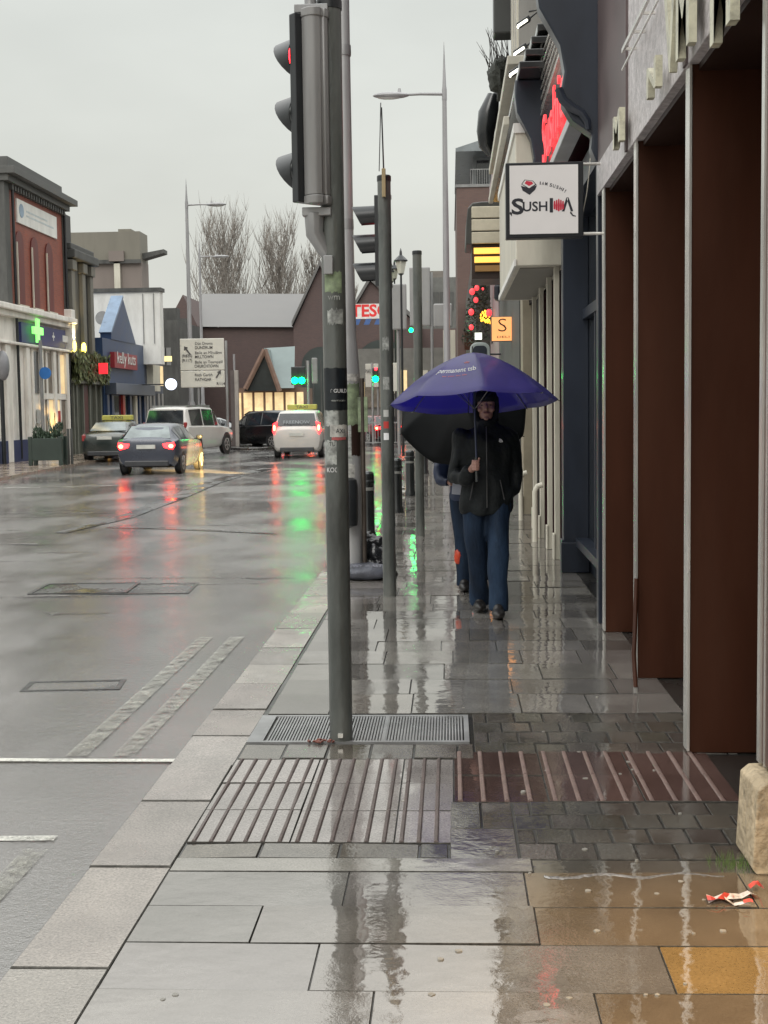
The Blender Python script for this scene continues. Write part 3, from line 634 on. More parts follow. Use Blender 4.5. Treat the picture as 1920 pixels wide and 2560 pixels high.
# --- navy sushi shop, y 10 .. 13.4
S2 = thing('navy_shop', 'navy painted shopfront with scrolled consoles and red glowing fascia letters', 'shop', (FX, 11.7, 0))
w = MB(); w.box(FX+.26, 10.0, 0, 5, 13.4, .30); w.box(FX+.30, 10.0, .3, 5, 13.4, 9); w.build('wall', m_navyd, S2)
MB().box(FX+.25, 10.2, .34, FX+.30, 13.2, 3.5).build('window', m_glass, S2)
MB().box(FX, 13.18, 0, FX+.25, 13.40, 3.72).build('pilaster', m_navy, S2, bevel=.006)
MB().box(FX-.03, 13.12, 0, FX+.25, 13.18, .30).box(FX-.02, 13.18, .0, FX, 13.4, .32).build('pilaster_base', m_navy, S2, bevel=.006)
MB().box(FX-.01, 10.0, 0, FX+.07, 10.13, 3.72).box(FX+.07, 10.06, 0, FX+.25, 10.10, 3.72).build('pilaster', m_navy, S2, bevel=.006)
fr = MB().box(FX+.19, 10.1, 2.5, FX+.25, 13.18, 2.60).box(FX+.12, 10.1, .26, FX+.26, 13.18, .34)
for yy in (11.1, 12.15): fr.box(FX+.20, yy, .34, FX+.25, yy+.06, 2.5)
fr.build('window_frame', m_navy, S2, bevel=.004)
MB().box(FX+.16, 10.105, .3, FX+.185, 10.13, 2.5).build('bead', m_cream, S2)
MB().box(FX+.02, 10.13, 3.5, FX+.3, 13.18, 3.72).build('fascia_soffit', m_navyd, S2)
# fascia board with horizontal ribs, arched head
fb = MB().prism([(10.2, 3.86), (13.9, 3.86), (13.9, 4.9), (12.9, 5.1), (12.0, 5.15), (11.1, 5.0), (10.2, 4.6)], 'yz', FX-.14, FX+.3)
fb.build('fascia_board', pm('dark_oxblood_fascia', (.05, .008, .012), .2, 0, .2, 2, coat=.6), S2)
rb_ = MB()
for i in range(7): rb_.box(FX-.165, 10.25, 4.62+i*.07, FX-.14, 13.85, 4.64+i*.07) if i < 1 else rb_.tube([(FX-.15, 10.25+.1*i, 4.58+i*.075), (FX-.15, 13.9, 4.60+i*.1)], .014, 6)
rb_.build('ribs', m_chrome, S2, smooth=True)
MB().box(FX-.19, 10.15, 3.80, FX-.06, 13.9, 3.88).build('moulding', pm('pale_moulding', (.5, .5, .5), .4), S2, bevel=.006)
text('Sushida', .66, em('red_sign_glow', (1, .05, .06), 1.1), S2, MF((FX-.17, 11.85, 4.2), LEFTF), ext=.02, fit=2.9)
def console(y0, y1, h0, h1, proj, name='console'):
    P = [(FX+.3, h0), (FX-.02, h0), (FX-.06, h0+.10), (FX-.05, h0+.2), (FX-proj*.42, h0+.30), (FX-proj*.58, h0+.42), (FX-proj*.6, h0+.52), (FX-proj*.55, h0+.66), (FX-proj*.62, h0+.85), (FX-proj*.8, h0+1.0), (FX-proj*.95, h0+1.12), (FX-proj, h0+1.28), (FX-proj, h1), (FX+.3, h1)]
    MB().prism(P, 'xz', y0, y1).build(name, m_navy, S2, bevel=.015, smooth=True)
console(9.99, 10.18, 3.45, 6.2, .46); console(13.9, 14.15, 3.55, 5.0, .42)
bs_ = MB().tube([(FX-.30, 9.97, 3.98), (FX-.27, 9.97, 3.9), (FX-.2, 9.97, 3.84), (FX-.13, 9.97, 3.80), (FX-.09, 9.97, 3.74), (FX-.08, 9.97, 3.68)], [.03, .035, .035, .03, .028, .02], 8)
bs_.build('scroll', m_navy, S2, smooth=True)
# blade sign
q0, q1 = D(1092, 352, 9.72), D(1250, 512, 9.72)
bl = thing('sushi_sign', 'square black framed white sushi sign hung out from the navy shopfront', 'sign', (FX, 9.75, (q0.z+q1.z)/2))
MB().box(q0.x, 9.72, q1.z, q1.x+.035, 9.84, q0.z).build('case', pm('sign_case_black', (.008, .009, .012), .3), bl, bevel=.006)
MB().box(q0.x+.028, 9.712, q1.z+.028, q1.x-.004, 9.7195, q0.z-.022).build('panel', pm('sign_panel_white', (.60, .575, .56), .4, var=.03, emis=(.9, .86, .84), es=.12), bl)
for z_ in (q0.z-.01, q1.z+.03): MB().cyl((q1.x+.03, 9.78, z_), (FX, 9.78, z_), .012).build('bracket', m_chrome, bl, smooth=True)
cxs, czs = (q0.x+q1.x)/2+.01, (q0.z+q1.z)/2
m_ink = pm('sign_ink', (.012, .012, .02), .5); m_inkr = pm('sign_red', (.55, .02, .05), .5)
YS = 9.7112
def T(s_, sz, px, py, fit, bold=0, rot=0, mt=None):
    c = D(px, py, 9.711); text(s_, sz, mt or m_ink, bl, Matrix.Translation((c.x, YS, c.z)) @ Matrix.Rotation(rot, 4, 'Y') @ FACE.to_4x4(), fit=fit, ext=.0008, bold=bold)
def wpx(a): return a/2851*9.7
T('S', .155, 1118, 448, wpx(26), .025); T('USH', .095, 1156, 447, wpx(52), .02); T('I', .125, 1191, 445, wpx(7), .07)
T('\u039b', .125, 1226, 444, wpx(24), .03)
def PX(px, py): c = D(px, py, 9.711); return (c.x, c.z)
for pts in ([(1106, 460), (1102, 457), (1101, 462), (1106, 468)], [(1233, 456), (1238, 464), (1244, 466), (1244, 468), (1237, 467), (1231, 460)]):
    MB().prism([PX(*a_) for a_ in pts], 'xz', YS-.001, YS-.0002).build('lettering', m_ink, bl)
for i in range(5):      # the shell-like red segments
    dx = (i-2)*4.6; hh = 12.5-abs(i-2)*2.0
    MB().prism([PX(1207+dx+a_*2.0*(1+.25*b_), 443+b_*hh) for a_, b_ in ((-1, -1), (0, -1.12), (1, -1), (1.1, 0), (.8, 1), (0, 1.1), (-.8, 1), (-1.1, 0))], 'xz', YS-.001, YS-.0002).build('emblem', m_inkr, bl)
MB().prism([PX(*a_) for a_ in ((1125, 401), (1129, 412), (1144, 421), (1156, 410), (1160, 400), (1143, 407))], 'xz', YS-.001, YS-.0002).build('emblem', m_ink, bl)
MB().prism([PX(*a_) for a_ in ((1126, 398), (1133, 388), (1151, 390), (1159, 399), (1143, 409))], 'xz', YS-.0008, YS-.0001).build('emblem', m_ink, bl)
MB().prism([PX(*a_) for a_ in ((1128, 398), (1134, 389.5), (1150, 391), (1156, 398), (1143, 406.5))], 'xz', YS-.0016, YS-.001).build('emblem', pm('sign_white', (.7, .7, .68), .5), bl)
MB().prism([PX(*a_) for a_ in ((1133, 396), (1137, 390.5), (1149, 392.5), (1152, 397), (1143, 402))], 'xz', YS-.0024, YS-.0018).build('emblem', m_inkr, bl)
for ch, x_, y_, r_ in zip('IAMSUSHI!', (1167, 1173, 1180, 1190, 1197, 1204, 1211, 1216, 1221), (396, 396.5, 397.5, 400, 402, 404.5, 407.5, 410, 413), (.05, .1, .15, .2, .28, .36, .45, .5, .55)):
    T(ch, .032, x_, y_, wpx(5 if ch not in 'I!' else 2), .02, r_)
cb = MB().tube([D(1275, 342, 9.85), D(1272, 380, 9.85), D(1267, 420, 9.83), D(1258, 465, 9.8), D(1250, 498, 9.78)], .0035, 6)
tag(cb.build('power_cable', m_cream, loc=tuple(D(1265, 430, 9.8)), smooth=True), 'thin pale cable sagging beside the sushi sign', 'cable')
# --- cream shop, y 13.4 .. 21
S3 = thing('cream_shop', 'cream shopfront with slim white pilasters and a boxed canopy sign, beyond the navy shop', 'shop', (FX, 17, 0))
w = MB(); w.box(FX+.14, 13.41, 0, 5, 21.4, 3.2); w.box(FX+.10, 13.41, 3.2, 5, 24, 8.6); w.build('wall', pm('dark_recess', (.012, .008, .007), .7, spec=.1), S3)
for yy, ww, mt in ((14.25, .13, m_cream), (15.3, .10, m_cream), (16.6, .12, m_cream), (18.0, .10, m_cream), (20.4, .6, pm('beige_stone', (.27, .235, .17), .5))):
    MB().box(FX-.0, yy, 0, FX+(.055 if ww < .5 else .14), yy+ww, 3.6).build('pilaster', mt, S3, bevel=.005)
    MB().box(FX-.02, yy-.02, 0, FX-.001, yy+ww+.02, .28).build('pilaster_foot', mt, S3, bevel=.005)
for yy in (14.7, 15.9, 17.2): MB().box(FX+.08, yy, .1, FX+.139, yy+.4, 3.1).build('door_panel', pm('oxblood_door', (.03, .010, .012), .6, spec=.15), S3)
MB().box(FX-.41, 14.1, 3.13, FX+.1, 18.6, 4.55).build('canopy_box', m_cream, S3, bevel=.01)
MB().box(FX-.43, 14.08, 3.13, FX-.41, 18.6, 3.20).box(FX-.43, 14.08, 4.5, FX+.1, 18.62, 4.6).build('canopy_trim', m_white, S3)
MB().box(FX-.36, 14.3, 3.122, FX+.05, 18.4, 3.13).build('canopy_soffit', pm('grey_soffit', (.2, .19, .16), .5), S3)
cn = MB()
for i in range(4): cn.box(FX-.40+.06*i, 13.45, 5.0+.12*i, FX+.1, 22, 5.07+.12*i)
cn.build('cornice', pm('ribbed_black', (.03, .03, .03), .2, 0, .2, 4, coat=.7), S3, bevel=.01)
MB().box(FX-.44, 15.2, 5.48, FX+.1, 22.2, 5.58).box(FX-.47, 15.6, 4.9, FX-.40, 21.5, 5.0).build('cornice_cap', m_cream, S3, bevel=.01)
MB().box(FX-.45, 19.1, 6.9, FX+.1, 19.5, 13).build('pier', pm('slate_dark', (.035, .037, .035), .4), S3, bevel=.02)
cw = MB().box(FX-.2, 17.2, 5.6, FX+.1, 19.08, 13); cw.build('upper_wall', pm('pale_grey_wall', (.30, .29, .27), .4, streak=4), S3)
for i in range(6): MB().box(FX-.225, 17.3+i*.3, 5.6, FX-.2, 17.36+i*.3, 13).build('rib', m_chrome if i % 2 else m_cream, S3)
for i, (px, py, Y) in enumerate(((1131, 48, 16.0), (1124, 108, 15.6), (1115, 153, 14.9))):
    c = D(px, py, Y)
    fsz = .8; l_ = thing('floodlight', ('topmost lit floodlight over the cream shop', 'middle lit floodlight over the cream shop', 'lowest lit floodlight over the cream shop')[i], 'floodlight', c, 0, 'lit floodlights on arms above the shops')
    MB().rbox(c, (.17, .10, .06), Matrix.Rotation(math.radians(-32), 3, 'Y')).build('housing', m_black, l_, bevel=.01)
    MB().rbox(c+Vector((-.015, -.02, -.022)), (.14, .085, .03), Matrix.Rotation(math.radians(-32), 3, 'Y')).build('lamp', em('floodlight_glow', (1, .97, .82), 3), l_, bevel=.01)
    MB().tube([c+Vector((.08, 0, .05)), c+Vector((.2, 0, .14)), Vector((FX-.15, c.y, c.z+.12))], .012, 6).build('arm', m_black, l_, smooth=True)
# hanging planter of twigs high on the wall
c = D(1083, 165, 20.0)
hp = thing('window_planter', 'dark planter with bare twigs high on the shop wall against the sky', 'planter', (c.x, 20, c.z))
b = MB().ell(c, (.20, .45, .26), 18, 12, .3, 4); b.box(c.x-.05, 19.7, c.z-.25, c.x+.5, 20.5, c.z+.1); b.build('basket', pm('dark_moss', (.03, .033, .026), .8, bump=1, bs=40), hp)
tw = MB()
for i in range(34):
    a_ = random.uniform(0, 2*PI); l_ = random.uniform(.2, .62)
    p0 = c+Vector((random.uniform(-.2, .15), random.uniform(-.4, .4), .1)); p1_ = p0+Vector((math.cos(a_)*.12-.08, math.sin(a_)*.12, l_))
    tw.tube([p0, (p0+p1_)/2+Vector((.02, 0, 0)), p1_], [.006, .005, .002], 4)
tw.build('twigs', pm('twig', (.04, .035, .03), .8), hp)
c = D(1058, 262, 22.5)
b = MB().tube([D(1066, 205, 22.5), D(1055, 245, 22.5), D(1049, 285, 22.5), D(1050, 315, 22.5), D(1060, 335, 22.5)], [.10, .17, .15, .12, .05], 12)
b.tube([D(1066, 205, 22.5), Vector((FX, 22.5, D(1066, 205, 22.5).z))], .04, 8)
b.tube([D(1052, 300, 22.5), Vector((FX, 22.5, D(1052, 300, 22.5).z))], .03, 8)
tag(b.build('awning_bracket', m_blackm, loc=tuple(c), smooth=True), 'black folded awning bracket jutting from the wall below the twig planter', 'bracket')
for yy, xx in ((19.3, FX-.10), (16.2, FX-.09)):
    o = MB().tube([(xx, yy, -.02), (xx, yy, .62), (xx+.03, yy, .68), (xx+.09, yy, .70)], .035, 10).build('guard_post', m_cream, loc=(xx, yy, 0), smooth=True)
    tag(o, 'low cream guard post at the foot of the beige stone pilaster' if yy > 18 else 'low cream guard post at the foot of the slim white pilasters', 'guard post', 'low guard posts by the cream shop')
# --- louvred canopy sign
q0, q1 = D(1007, 436, 26), D(1090, 601, 26)
LS = thing('louvred_sign', 'rounded cream louvred canopy with glowing yellow strips beneath', 'canopy', (q0.x, 26, q1.z))
hz = q0.z-q1.z
MB().prism([(q0.x, q0.z-.35), (q0.x+.03, q0.z-.12), (q0.x+.12, q0.z-.02), (q0.x+.3, q0.z), (FX+.3, q0.z), (FX+.3, q0.z-hz*.55), (q0.x-.02, q0.z-hz*.55)], 'xz', 26.0, 27.5).build('frame', pm('ribbed_dark_frame', (.05, .05, .045), .35), LS, bevel=.02)
for i in range(3):
    z1_ = q0.z-.10-i*hz*.165; MB().box(q0.x+.10, 25.94, z1_-hz*.15, FX+.3, 26.0, z1_).build('louvre', pm('cream_louvre', (.52, .47, .36), .45), LS, bevel=.015)
for i in range(3):
    z1_ = q0.z-hz*.60-i*hz*.115; MB().box(q0.x+.14+.01*i, 25.97, z1_-hz*.075, FX+.3, 26.6, z1_).build('light_strip', em('yellow_strip', (1, .55, .10), 1.0) if i < 2 else pm('brown_strip', (.2, .11, .04), .5, emis=(1, .5, .1), es=.08), LS)
MB().box(q0.x+.1, 26.05, q1.z, FX+.3, 27.4, q0.z-hz*.56).build('underside', m_browndk, LS)
# --- buildings farther up the right side
S4 = thing('pink_building', 'pale pink building front beyond the cream shop', 'building', (1, 31, 0))
x0 = D(1077, 700, 30).x
MB().box(x0, 30, 0, 6, 36, 7.5).build('wall', pm('pale_pink_render', (.33, .245, .25), .5), S4)
q0, q1 = D(1067, 612, 29.7), D(1084, 650, 29.7)
b = MB().box(q0.x, 29.6, q1.z, q1.x+.02, 29.9, q0.z); tag(b.build('hanging_sign', pm('black_sign', (.01, .012, .02), .3), bevel=.08, loc=tuple(q0)), 'small rounded black hanging sign in front of the pink building', 'sign')
tag(MB().box(FX+.0, 21.4, 0, 5, 30, 5.5).build('dark_shop', m_dkgrey), 'dark stone shopfront between the beige pilaster and the pink building', 'shop')
q = D(986, 405, 58)
S5 = thing('brick_block', 'plain red-brown brick block of flats rising beyond the right-hand shops', 'building', (q.x, 58, 0))
m_brickr = brickmat('brick_right', (.145, .085, .07), (.12, .07, .06), (.11, .08, .07), dirt=(.10, .07, .06))
MB().box(q.x, 58, 0, 9, 72, q.z).build('wall', m_brickr, S5)
MB().box(q.x-.05, 57.95, q.z, 9, 72, q.z+.12).build('coping', m_grey, S5)
q2 = D(1022, 330, 60); MB().box(q2.x, 60, q.z, 8, 70, q2.z).build('penthouse', pm('penthouse_grey', (.16, .17, .175), .4), S5)
for k in range(3): MB().box(q2.x+.15+k*.8, 59.96, q.z+.3, q2.x+.7+k*.8, 60, q2.z-.35).build('window', m_glass, S5)
q3 = D(984, 332, 59); MB().prism([(q3.x, q3.z), (8, q3.z), (8, q3.z+.9), (q3.x+1.2, q3.z+.5), (q3.x, q3.z+.14)], 'xz', 58.5, 70).build('roof', pm('zinc_roof', (.22, .24, .25), .3, .3), S5)
rl = MB()
for k in range(14): rl.box(q.x+.6+k*.1, 58.1, q.z+.12, q.x+.62+k*.1, 58.12, q.z+.75)
rl.box(q.x+.6, 58.1, q.z+.75, q.x+2.0, 58.14, q.z+.79); rl.build('railing', m_grey, S5)
# dark upper storeys that stand along the right up to the brick block
tag(MB().box(.72, 36.2, 0, 6, 57.8, 6.2).build('pub_building', pm('dark_brown_pub', (.055, .045, .04), .5)), 'dark two storey pub front carrying the festive greenery', 'building')
# festive greenery with baubles
c = D(1034, 668, 34)
fx = thing('christmas_garland', 'festive evergreen garland with red baubles above the orange sign', 'decoration', tuple(c))
fo = MB(); rn = random.Random(5)
for i in range(1500):
    t_ = rn.random(); ang_ = rn.uniform(0, 2*PI); wd = .16+.30*t_
    p = Vector((c.x+.12*(1-t_)-.05+math.cos(ang_)*wd*rn.random()**.5, 34+math.sin(ang_)*.35*rn.random(), c.z+.9-1.75*t_+rn.uniform(-.08, .08)))
    a_ = Vector((rn.gauss(0, 1), rn.gauss(0, 1), rn.gauss(0, 1))).normalized()*.045; b_ = Vector((rn.gauss(0, 1), rn.gauss(0, 1), rn.gauss(0, 1))).normalized()*.025
    fo.add([p-a_, p+b_, p+a_, p-b_], [(0, 1, 2, 3)])
fo.build('foliage', pm('garland_green', (.035, .05, .03), .6, 0, .4, 8), fx)
for px, py, r_ in ((1030, 622, .06), (1020, 630, .07), (1028, 648, .06), (1018, 674, .07), (1018, 707, .06), (1043, 624, .03), (1056, 676, .08)):
    MB().ell(D(px, py, 33.6), (r_, r_, r_*1.2), 12, 8).build('bauble', em('bauble_red', (1, .06, .07), 1.2), fx, smooth='all')
for k in range(26):
    p = D(rn.uniform(1038, 1060), rn.uniform(672, 698), 33.6); MB().ell(p, (.02, .02, .035), 6, 5).build('fairy_light', em('fairy_amber', (1, .5, .04), 2.2), fx)
q0, q1 = D(1062, 684, 24), D(1110, 737, 24)
os_ = thing('orange_sign', 'glowing orange square sign with a thin letter S', 'sign', (q1.x, 24, q1.z))
MB().box(q0.x-.02, 24, q1.z, q1.x, 24.12, q0.z).build('case', m_black, os_, bevel=.02)
MB().box(q0.x, 23.985, q1.z+.01, q1.x-.01, 23.999, q0.z-.01).build('face', pm('orange_face', (.8, .38, .14), .5, 0, .12, 2, emis=(1, .42, .14), es=.75), os_)
text('S', .34, m_browndk, os_, MF((D(1085, 704, 24).x, 23.984, D(1085, 704, 24).z)), ext=.002, fit=.15, bold=-.012)
text('DELI', .05, m_browndk, os_, MF((D(1087, 728, 24).x, 23.984, D(1087, 728, 24).z)), ext=.002, fit=.22)
MB().cyl((q1.x, 24.06, q0.z-.1), (FX, 24.06, q0.z-.1), .02).build('bracket', m_black, os_)
q0, q1 = D(1015, 740, 29), D(1059, 785, 29)
ar = thing('arched_sign', 'round-topped sign with pale grey rim just above the purple umbrella', 'sign', (q0.x, 29, q1.z))
def arch(x0, x1, z0, z1, r): return [(x0, z0), (x0, z1-r)]+[(x0+r-r*math.cos(t), z1-r+r*math.sin(t)) for t in (.4, .8, 1.2)]+[(x0+r, z1), (x1-r, z1)]+[(x1-r+r*math.sin(t), z1-r+r*math.cos(t)) for t in (.4, .8, 1.2)]+[(x1, z1-r), (x1, z0)]
MB().prism(arch(q0.x, q1.x, q1.z, q0.z, .15), 'xz', 29, 29.15).build('rim', pm('pale_rim', (.33, .37, .36), .4), ar, bevel=.02)
MB().prism(arch(q0.x+.07, q1.x-.07, q1.z+.05, q0.z-.07, .09), 'xz', 28.985, 29.0).build('face', m_navyd, ar)
MB().box(q0.x+.08, 28.97, q1.z+.05, q1.x-.15, 28.98, q1.z+.18).build('picture', pm('grey_print', (.25, .26, .27), .5), ar)
MB().cyl((q1.x, 29.07, q1.z+.2), (FX, 29.07, q1.z+.2), .02).build('bracket', m_black, ar)
q0, q1 = D(1026, 719, 33), D(1041, 733, 33); tag(MB().box(q0.x, 33, q1.z, q1.x, 33.1, q0.z).build('lit_sign', em('white_sign_glow', (.95, 1, .85), 1.3), loc=tuple(q0)), 'small glowing white sign under the festive garland', 'sign')
# ================================================================ left-hand side of the street
LX = -15.0
def LF(px, py): v = onX(px, py, LX); return v.y, v.z
m_brickl = brickmat('brick_left', (.29, .072, .042), (.23, .055, .035), (.20, .10, .075), dirt=(.12, .04, .03))
def slab(mb, x0, x1, px0, px1, z0, z1):   # box between two photo columns on the left facade
    y0, y1 = LF(px0, 600)[0], LF(px1, 600)[0]; mb.box(x0, y0, z0, x1, y1, z1)
B1 = thing('pharmacy_building', 'red brick building with white ground floor, blue fascia and lit green cross', 'building', (LX, 47, 0))
ya, yb_ = LF(-40, 600)[0], 51.3
yc = LF(22, 600)[0]
MB().box(LX-8, yc, 5.3, LX, yb_, 9.5).build('wall', m_brickl, B1)
MB().box(LX-8, yc-.5, 5.3, LX+.06, yc, 9.5).build('corner_pier', m_dkgrey, B1); MB().box(LX-8, yb_, 5.3, LX+.05, yb_+.25, 9.5).build('corner_pier', m_dkgrey, B1)
co = MB().box(LX-8, yc-.6, 9.5, LX+.25, yb_+.35, 9.72).box(LX-8, yc-.7, 9.72, LX+.5, yb_+.6, 9.95).box(LX-8, yc-.3, 9.95, LX+.15, yb_-.3, 10.35)
for i in range(22): co.box(LX, yc+.1+i*.29, 9.30, LX+.16, yc+.22+i*.29, 9.5)
co.build('cornice', pm('sooty_cornice', (.085, .085, .08), .55), B1, bevel=.01)
y0, y1 = LF(33, 440)[0], LF(119, 480)[0]
MB().box(LX, y0, 8.30, LX+.06, y1, 9.12).build('sign_board', m_white, B1)
MB().cyl((LX+.06, y0+.45, 8.75), (LX+.075, y0+.45, 8.75), .24).build('emblem', pm('pale_blue_print', (.25, .33, .42), .5), B1)
MB().box(LX+.06, y0+1.0, 8.62, LX+.065, y1-.4, 8.68).box(LX+.06, y0+1.0, 8.78, LX+.065, y1-1.2, 8.84).build('faded_print', pm('faint_print', (.5, .55, .56), .5), B1)
for px in (41, 73, 104):
    y_ = LF(px, 560)[0]; w_ = .42
    pol = [(y_-w_, 5.45), (y_+w_, 5.45), (y_+w_, 7.6)]+[(y_+w_*math.cos(t), 7.6+.42*math.sin(t)) for t in (.5, 1, 1.57, 2.1, 2.6)]+[(y_-w_, 7.6)]
    fr = MB().prism(pol, 'yz', LX+.005, LX+.05).build('window', pm('oxblood_shutter', (.12, .022, .018), .5, streak=4), B1)
    MB().box(LX+.05, y_-w_, 5.45, LX+.10, y_-w_+.05, 7.6).build('frame', m_cream, B1)
gl = MB().box(LX-8, ya, 0, LX-.02, yb_+.3, 5.3); gl.build('ground_floor', pm('off_white_stone', (.78, .74, .68), .5, 0, .08, 1.5, streak=3, dirt=(.3, .27, .24), damt=.5), B1)
MB().box(LX-8, ya, 4.95, LX+.22, yb_+.4, 5.15).box(LX-.02, ya, 5.15, LX+.38, yb_+.5, 5.35).box(LX-.02, ya, 4.02, LX+.2, yb_+.3, 4.12).box(LX-.02, yb_-.05, 4.1, LX+.3, yb_+.45, 5.7).build('cornice', MATS['off_white_stone'], B1, bevel=.03)
y0, y1 = LF(38, 690)[0], LF(134, 700)[0]
MB().box(LX-.02, y0, 4.15, LX+.12, y1, 4.85).build('fascia_sign', pm('pharmacy_blue', (.03, .035, .14), .4), B1)
text('+', .62, m_white, B1, MF((LX+.13, y0+3.7, 4.5), RIGHTF), bold=.02)
MB().box(LX+.12, y0+4.9, 4.4, LX+.13, y0+6.2, 4.65).build('lettering', m_white, B1)
c = (LX+.2, LF(66, 685)[0], 4.62)
MB().box(c[0], c[1]-.55, c[2]-.13, c[0]+.08, c[1]+.55, c[2]+.13).box(c[0]+.002, c[1]-.14, c[2]-.42, c[0]+.078, c[1]+.14, c[2]+.42).build('green_cross', em('cross_green', (.25, 1, .18), 1.4), B1)
for px, ww in ((8, .5), (52, .35), (82, .3), (110, .3), (137, .35), (66, .18), (96, .18), (123, .18)):
    y_ = LF(px, 700)[0]; MB().box(LX-.02, y_-ww/2, 0, LX+.12 if ww > .2 else LX+.05, y_+ww/2, 4.0).build('pilaster', MATS['off_white_stone'], B1, bevel=.02)
MB().box(LX-.02, LF(85, 700)[0], 2.18, LX+.07, LF(134, 700)[0], 2.4).build('transom', MATS['off_white_stone'], B1)
m_winb = pm('brown_blind_window', (.16, .13, .10), .3, 0, .3, 3)
for px, z0_, z1_, mt in ((74, 2.4, 3.9, m_glass), (90, 2.42, 3.9, m_winb), (103, 2.42, 3.9, m_winb), (117, 2.42, 3.9, m_winb), (130, 2.42, 3.9, m_win), (103, .45, 2.15, m_win), (118, .45, 2.15, m_win), (90, .45, 2.15, m_winb), (130, .45, 2.15, m_winb)):
    y_ = LF(px, 700)[0]; MB().box(LX-.015, y_-.28, z0_, LX+.02, y_+.28, z1_).build('window', mt, B1)
MB().box(LX-.015, ya, 0, LX+.10, LF(60, 700)[0], .75).build('plinth', pm('plinth_blue', (.03, .04, .10), .5), B1)
o = thing('round_sign', 'round blue sign on a pole in front of the white ground floor', 'sign', (-13.4, 45.5, 0))
c = D(98, 806, 45.5); MB().cyl((c.x, 45.5, c.z), (c.x, 45.46, c.z), .21, n=22).build('disc', pm('sign_blue', (.02, .14, .42), .4), o)
MB().cyl((D(88, 806, 45.5).x, 45.55, 0), (D(88, 806, 45.5).x, 45.55, 4.2), .06).build('pole', m_galv, o, smooth=True)
# black lantern at the very edge
for y_ in (LF(27, 600)[0], yb_+.1): MB().cyl((LX+.10, y_, 0.1), (LX+.10, y_, 9.4), .05).build('downpipe', m_black, B1, smooth=True)
for px in (41, 73, 104): y_ = LF(px, 560)[0]; MB().box(LX, y_-.5, 5.36, LX+.16, y_+.5, 5.45).build('sill', m_cream, B1)
for px, z_ in ((74, 1.3), (118, 1.25)): y_ = LF(px, 700)[0]; MB().box(LX+.03, y_-.2, z_, LX+.06, y_+.2, z_+.5).build('poster', m_red if px > 100 else m_clear, B1)
c = D(6, 790, 43); o = thing('wall_lantern', 'ornate black post with a globe at the left edge of the view', 'lamp', (c.x, 43, 0))
MB().ell(c, (.22, .22, .5), 14, 10).build('globe', pm('dirty_globe', (.2, .2, .21), .3), o, smooth='all'); MB().cyl((D(2, 790, 43).x, 43, 0), (D(2, 790, 43).x, 43, c.z-.4), .07).build('post', m_black, o)
# planter box
p = G(62, 1006); q = D(135, 1006, p.y)
o = thing('planter_box', 'dark green wooden planter box with shrubs at the left kerb', 'planter', ((p.x+q.x)/2, p.y+.3, 0))
MB().box(p.x+.08, p.y, .16, q.x-.08, p.y+.6, .86).build('box', pm('planter_green', (.022, .035, .028), .5), o, bevel=.01)
lg = MB()
for x_ in (p.x, q.x-.12):
    for y_ in (p.y-.01, p.y+.5): MB().box(x_, y_, 0, x_+.12, y_+.12, .92).build('leg', MATS['planter_green'], o, bevel=.01)
fo = MB(); rn = random.Random(3)
for i in range(900):
    x_ = rn.uniform(p.x+.1, q.x-.05); t_ = (x_-p.x)/(q.x-p.x); hh = .2 if .5 < t_ < .62 else (.22+.25*t_+.1*math.sin(t_*9)); z_ = .82+hh*rn.random()
    c = Vector((x_, p.y+rn.uniform(.1, .5), z_)); a_ = Vector((rn.gauss(0, .03), rn.gauss(0, .03), rn.gauss(0, .06))); b_ = Vector((rn.gauss(0, .02), rn.gauss(0, .02), .01)); fo.add([c-a_, c+b_, c+a_, c-b_], [(0, 1, 2, 3)])
for i in range(7): x_ = q.x-rn.uniform(.1, .5); fo.tube([(x_, p.y+.3, .9), (x_-rn.uniform(-.1, .2), p.y+.3, 1.4+rn.random()*.3)], [.02, .008], 5)
fo.build('shrub', pm('shrub_green', (.035, .06, .035), .6, 0, .4, 6), o)
for i in range(2):
    x_ = D(146+i*7, 1000, p.y+1).x; t_ = MB().box(x_, p.y+1, 0, x_+.07, p.y+1.07, 1.15).build('barrier_post', m_dkgrey, loc=(x_, p.y+1, 0)); tag(t_, 'dark post beside the green planter box, the '+('left' if not i else 'right')+' one', 'post', 'posts beside the planter')
# carved stone house, greenery pub, navy gable shop and so on
B2 = thing('stone_building', 'sooty stone building with warm uplights above the greenery fascia', 'building', (LX, 53.5, 0))
y0, y1 = 51.8, LF(193, 600)[0]
MB().box(LX-7, y0, 3.6, LX, y1, 8.0).build('wall', m_dkgrey, B2)
MB().box(LX-7, y0, 7.75, LX+.35, y1+.3, 8.1).box(LX-7, y0, 8.1, LX+.2, y1+.1, 8.35).build('cornice', m_dkgrey, B2, bevel=.04)
for px in (150, 173, 190): y_ = LF(px, 600)[0]; MB().box(LX, y_-.22, 3.7, LX+.16, y_+.22, 7.3).box(LX, y_-.3, 7.3, LX+.24, y_+.3, 7.7).build('column', pm('stone_column', (.16, .15, .125), .6, streak=3), B2, bevel=.02)
MB().box(LX-2.2, 52.2, 8.3, LX-.3, 53.6, 9.6).build('chimney', pm('chimney_dark', (.05, .048, .045), .6), B2)
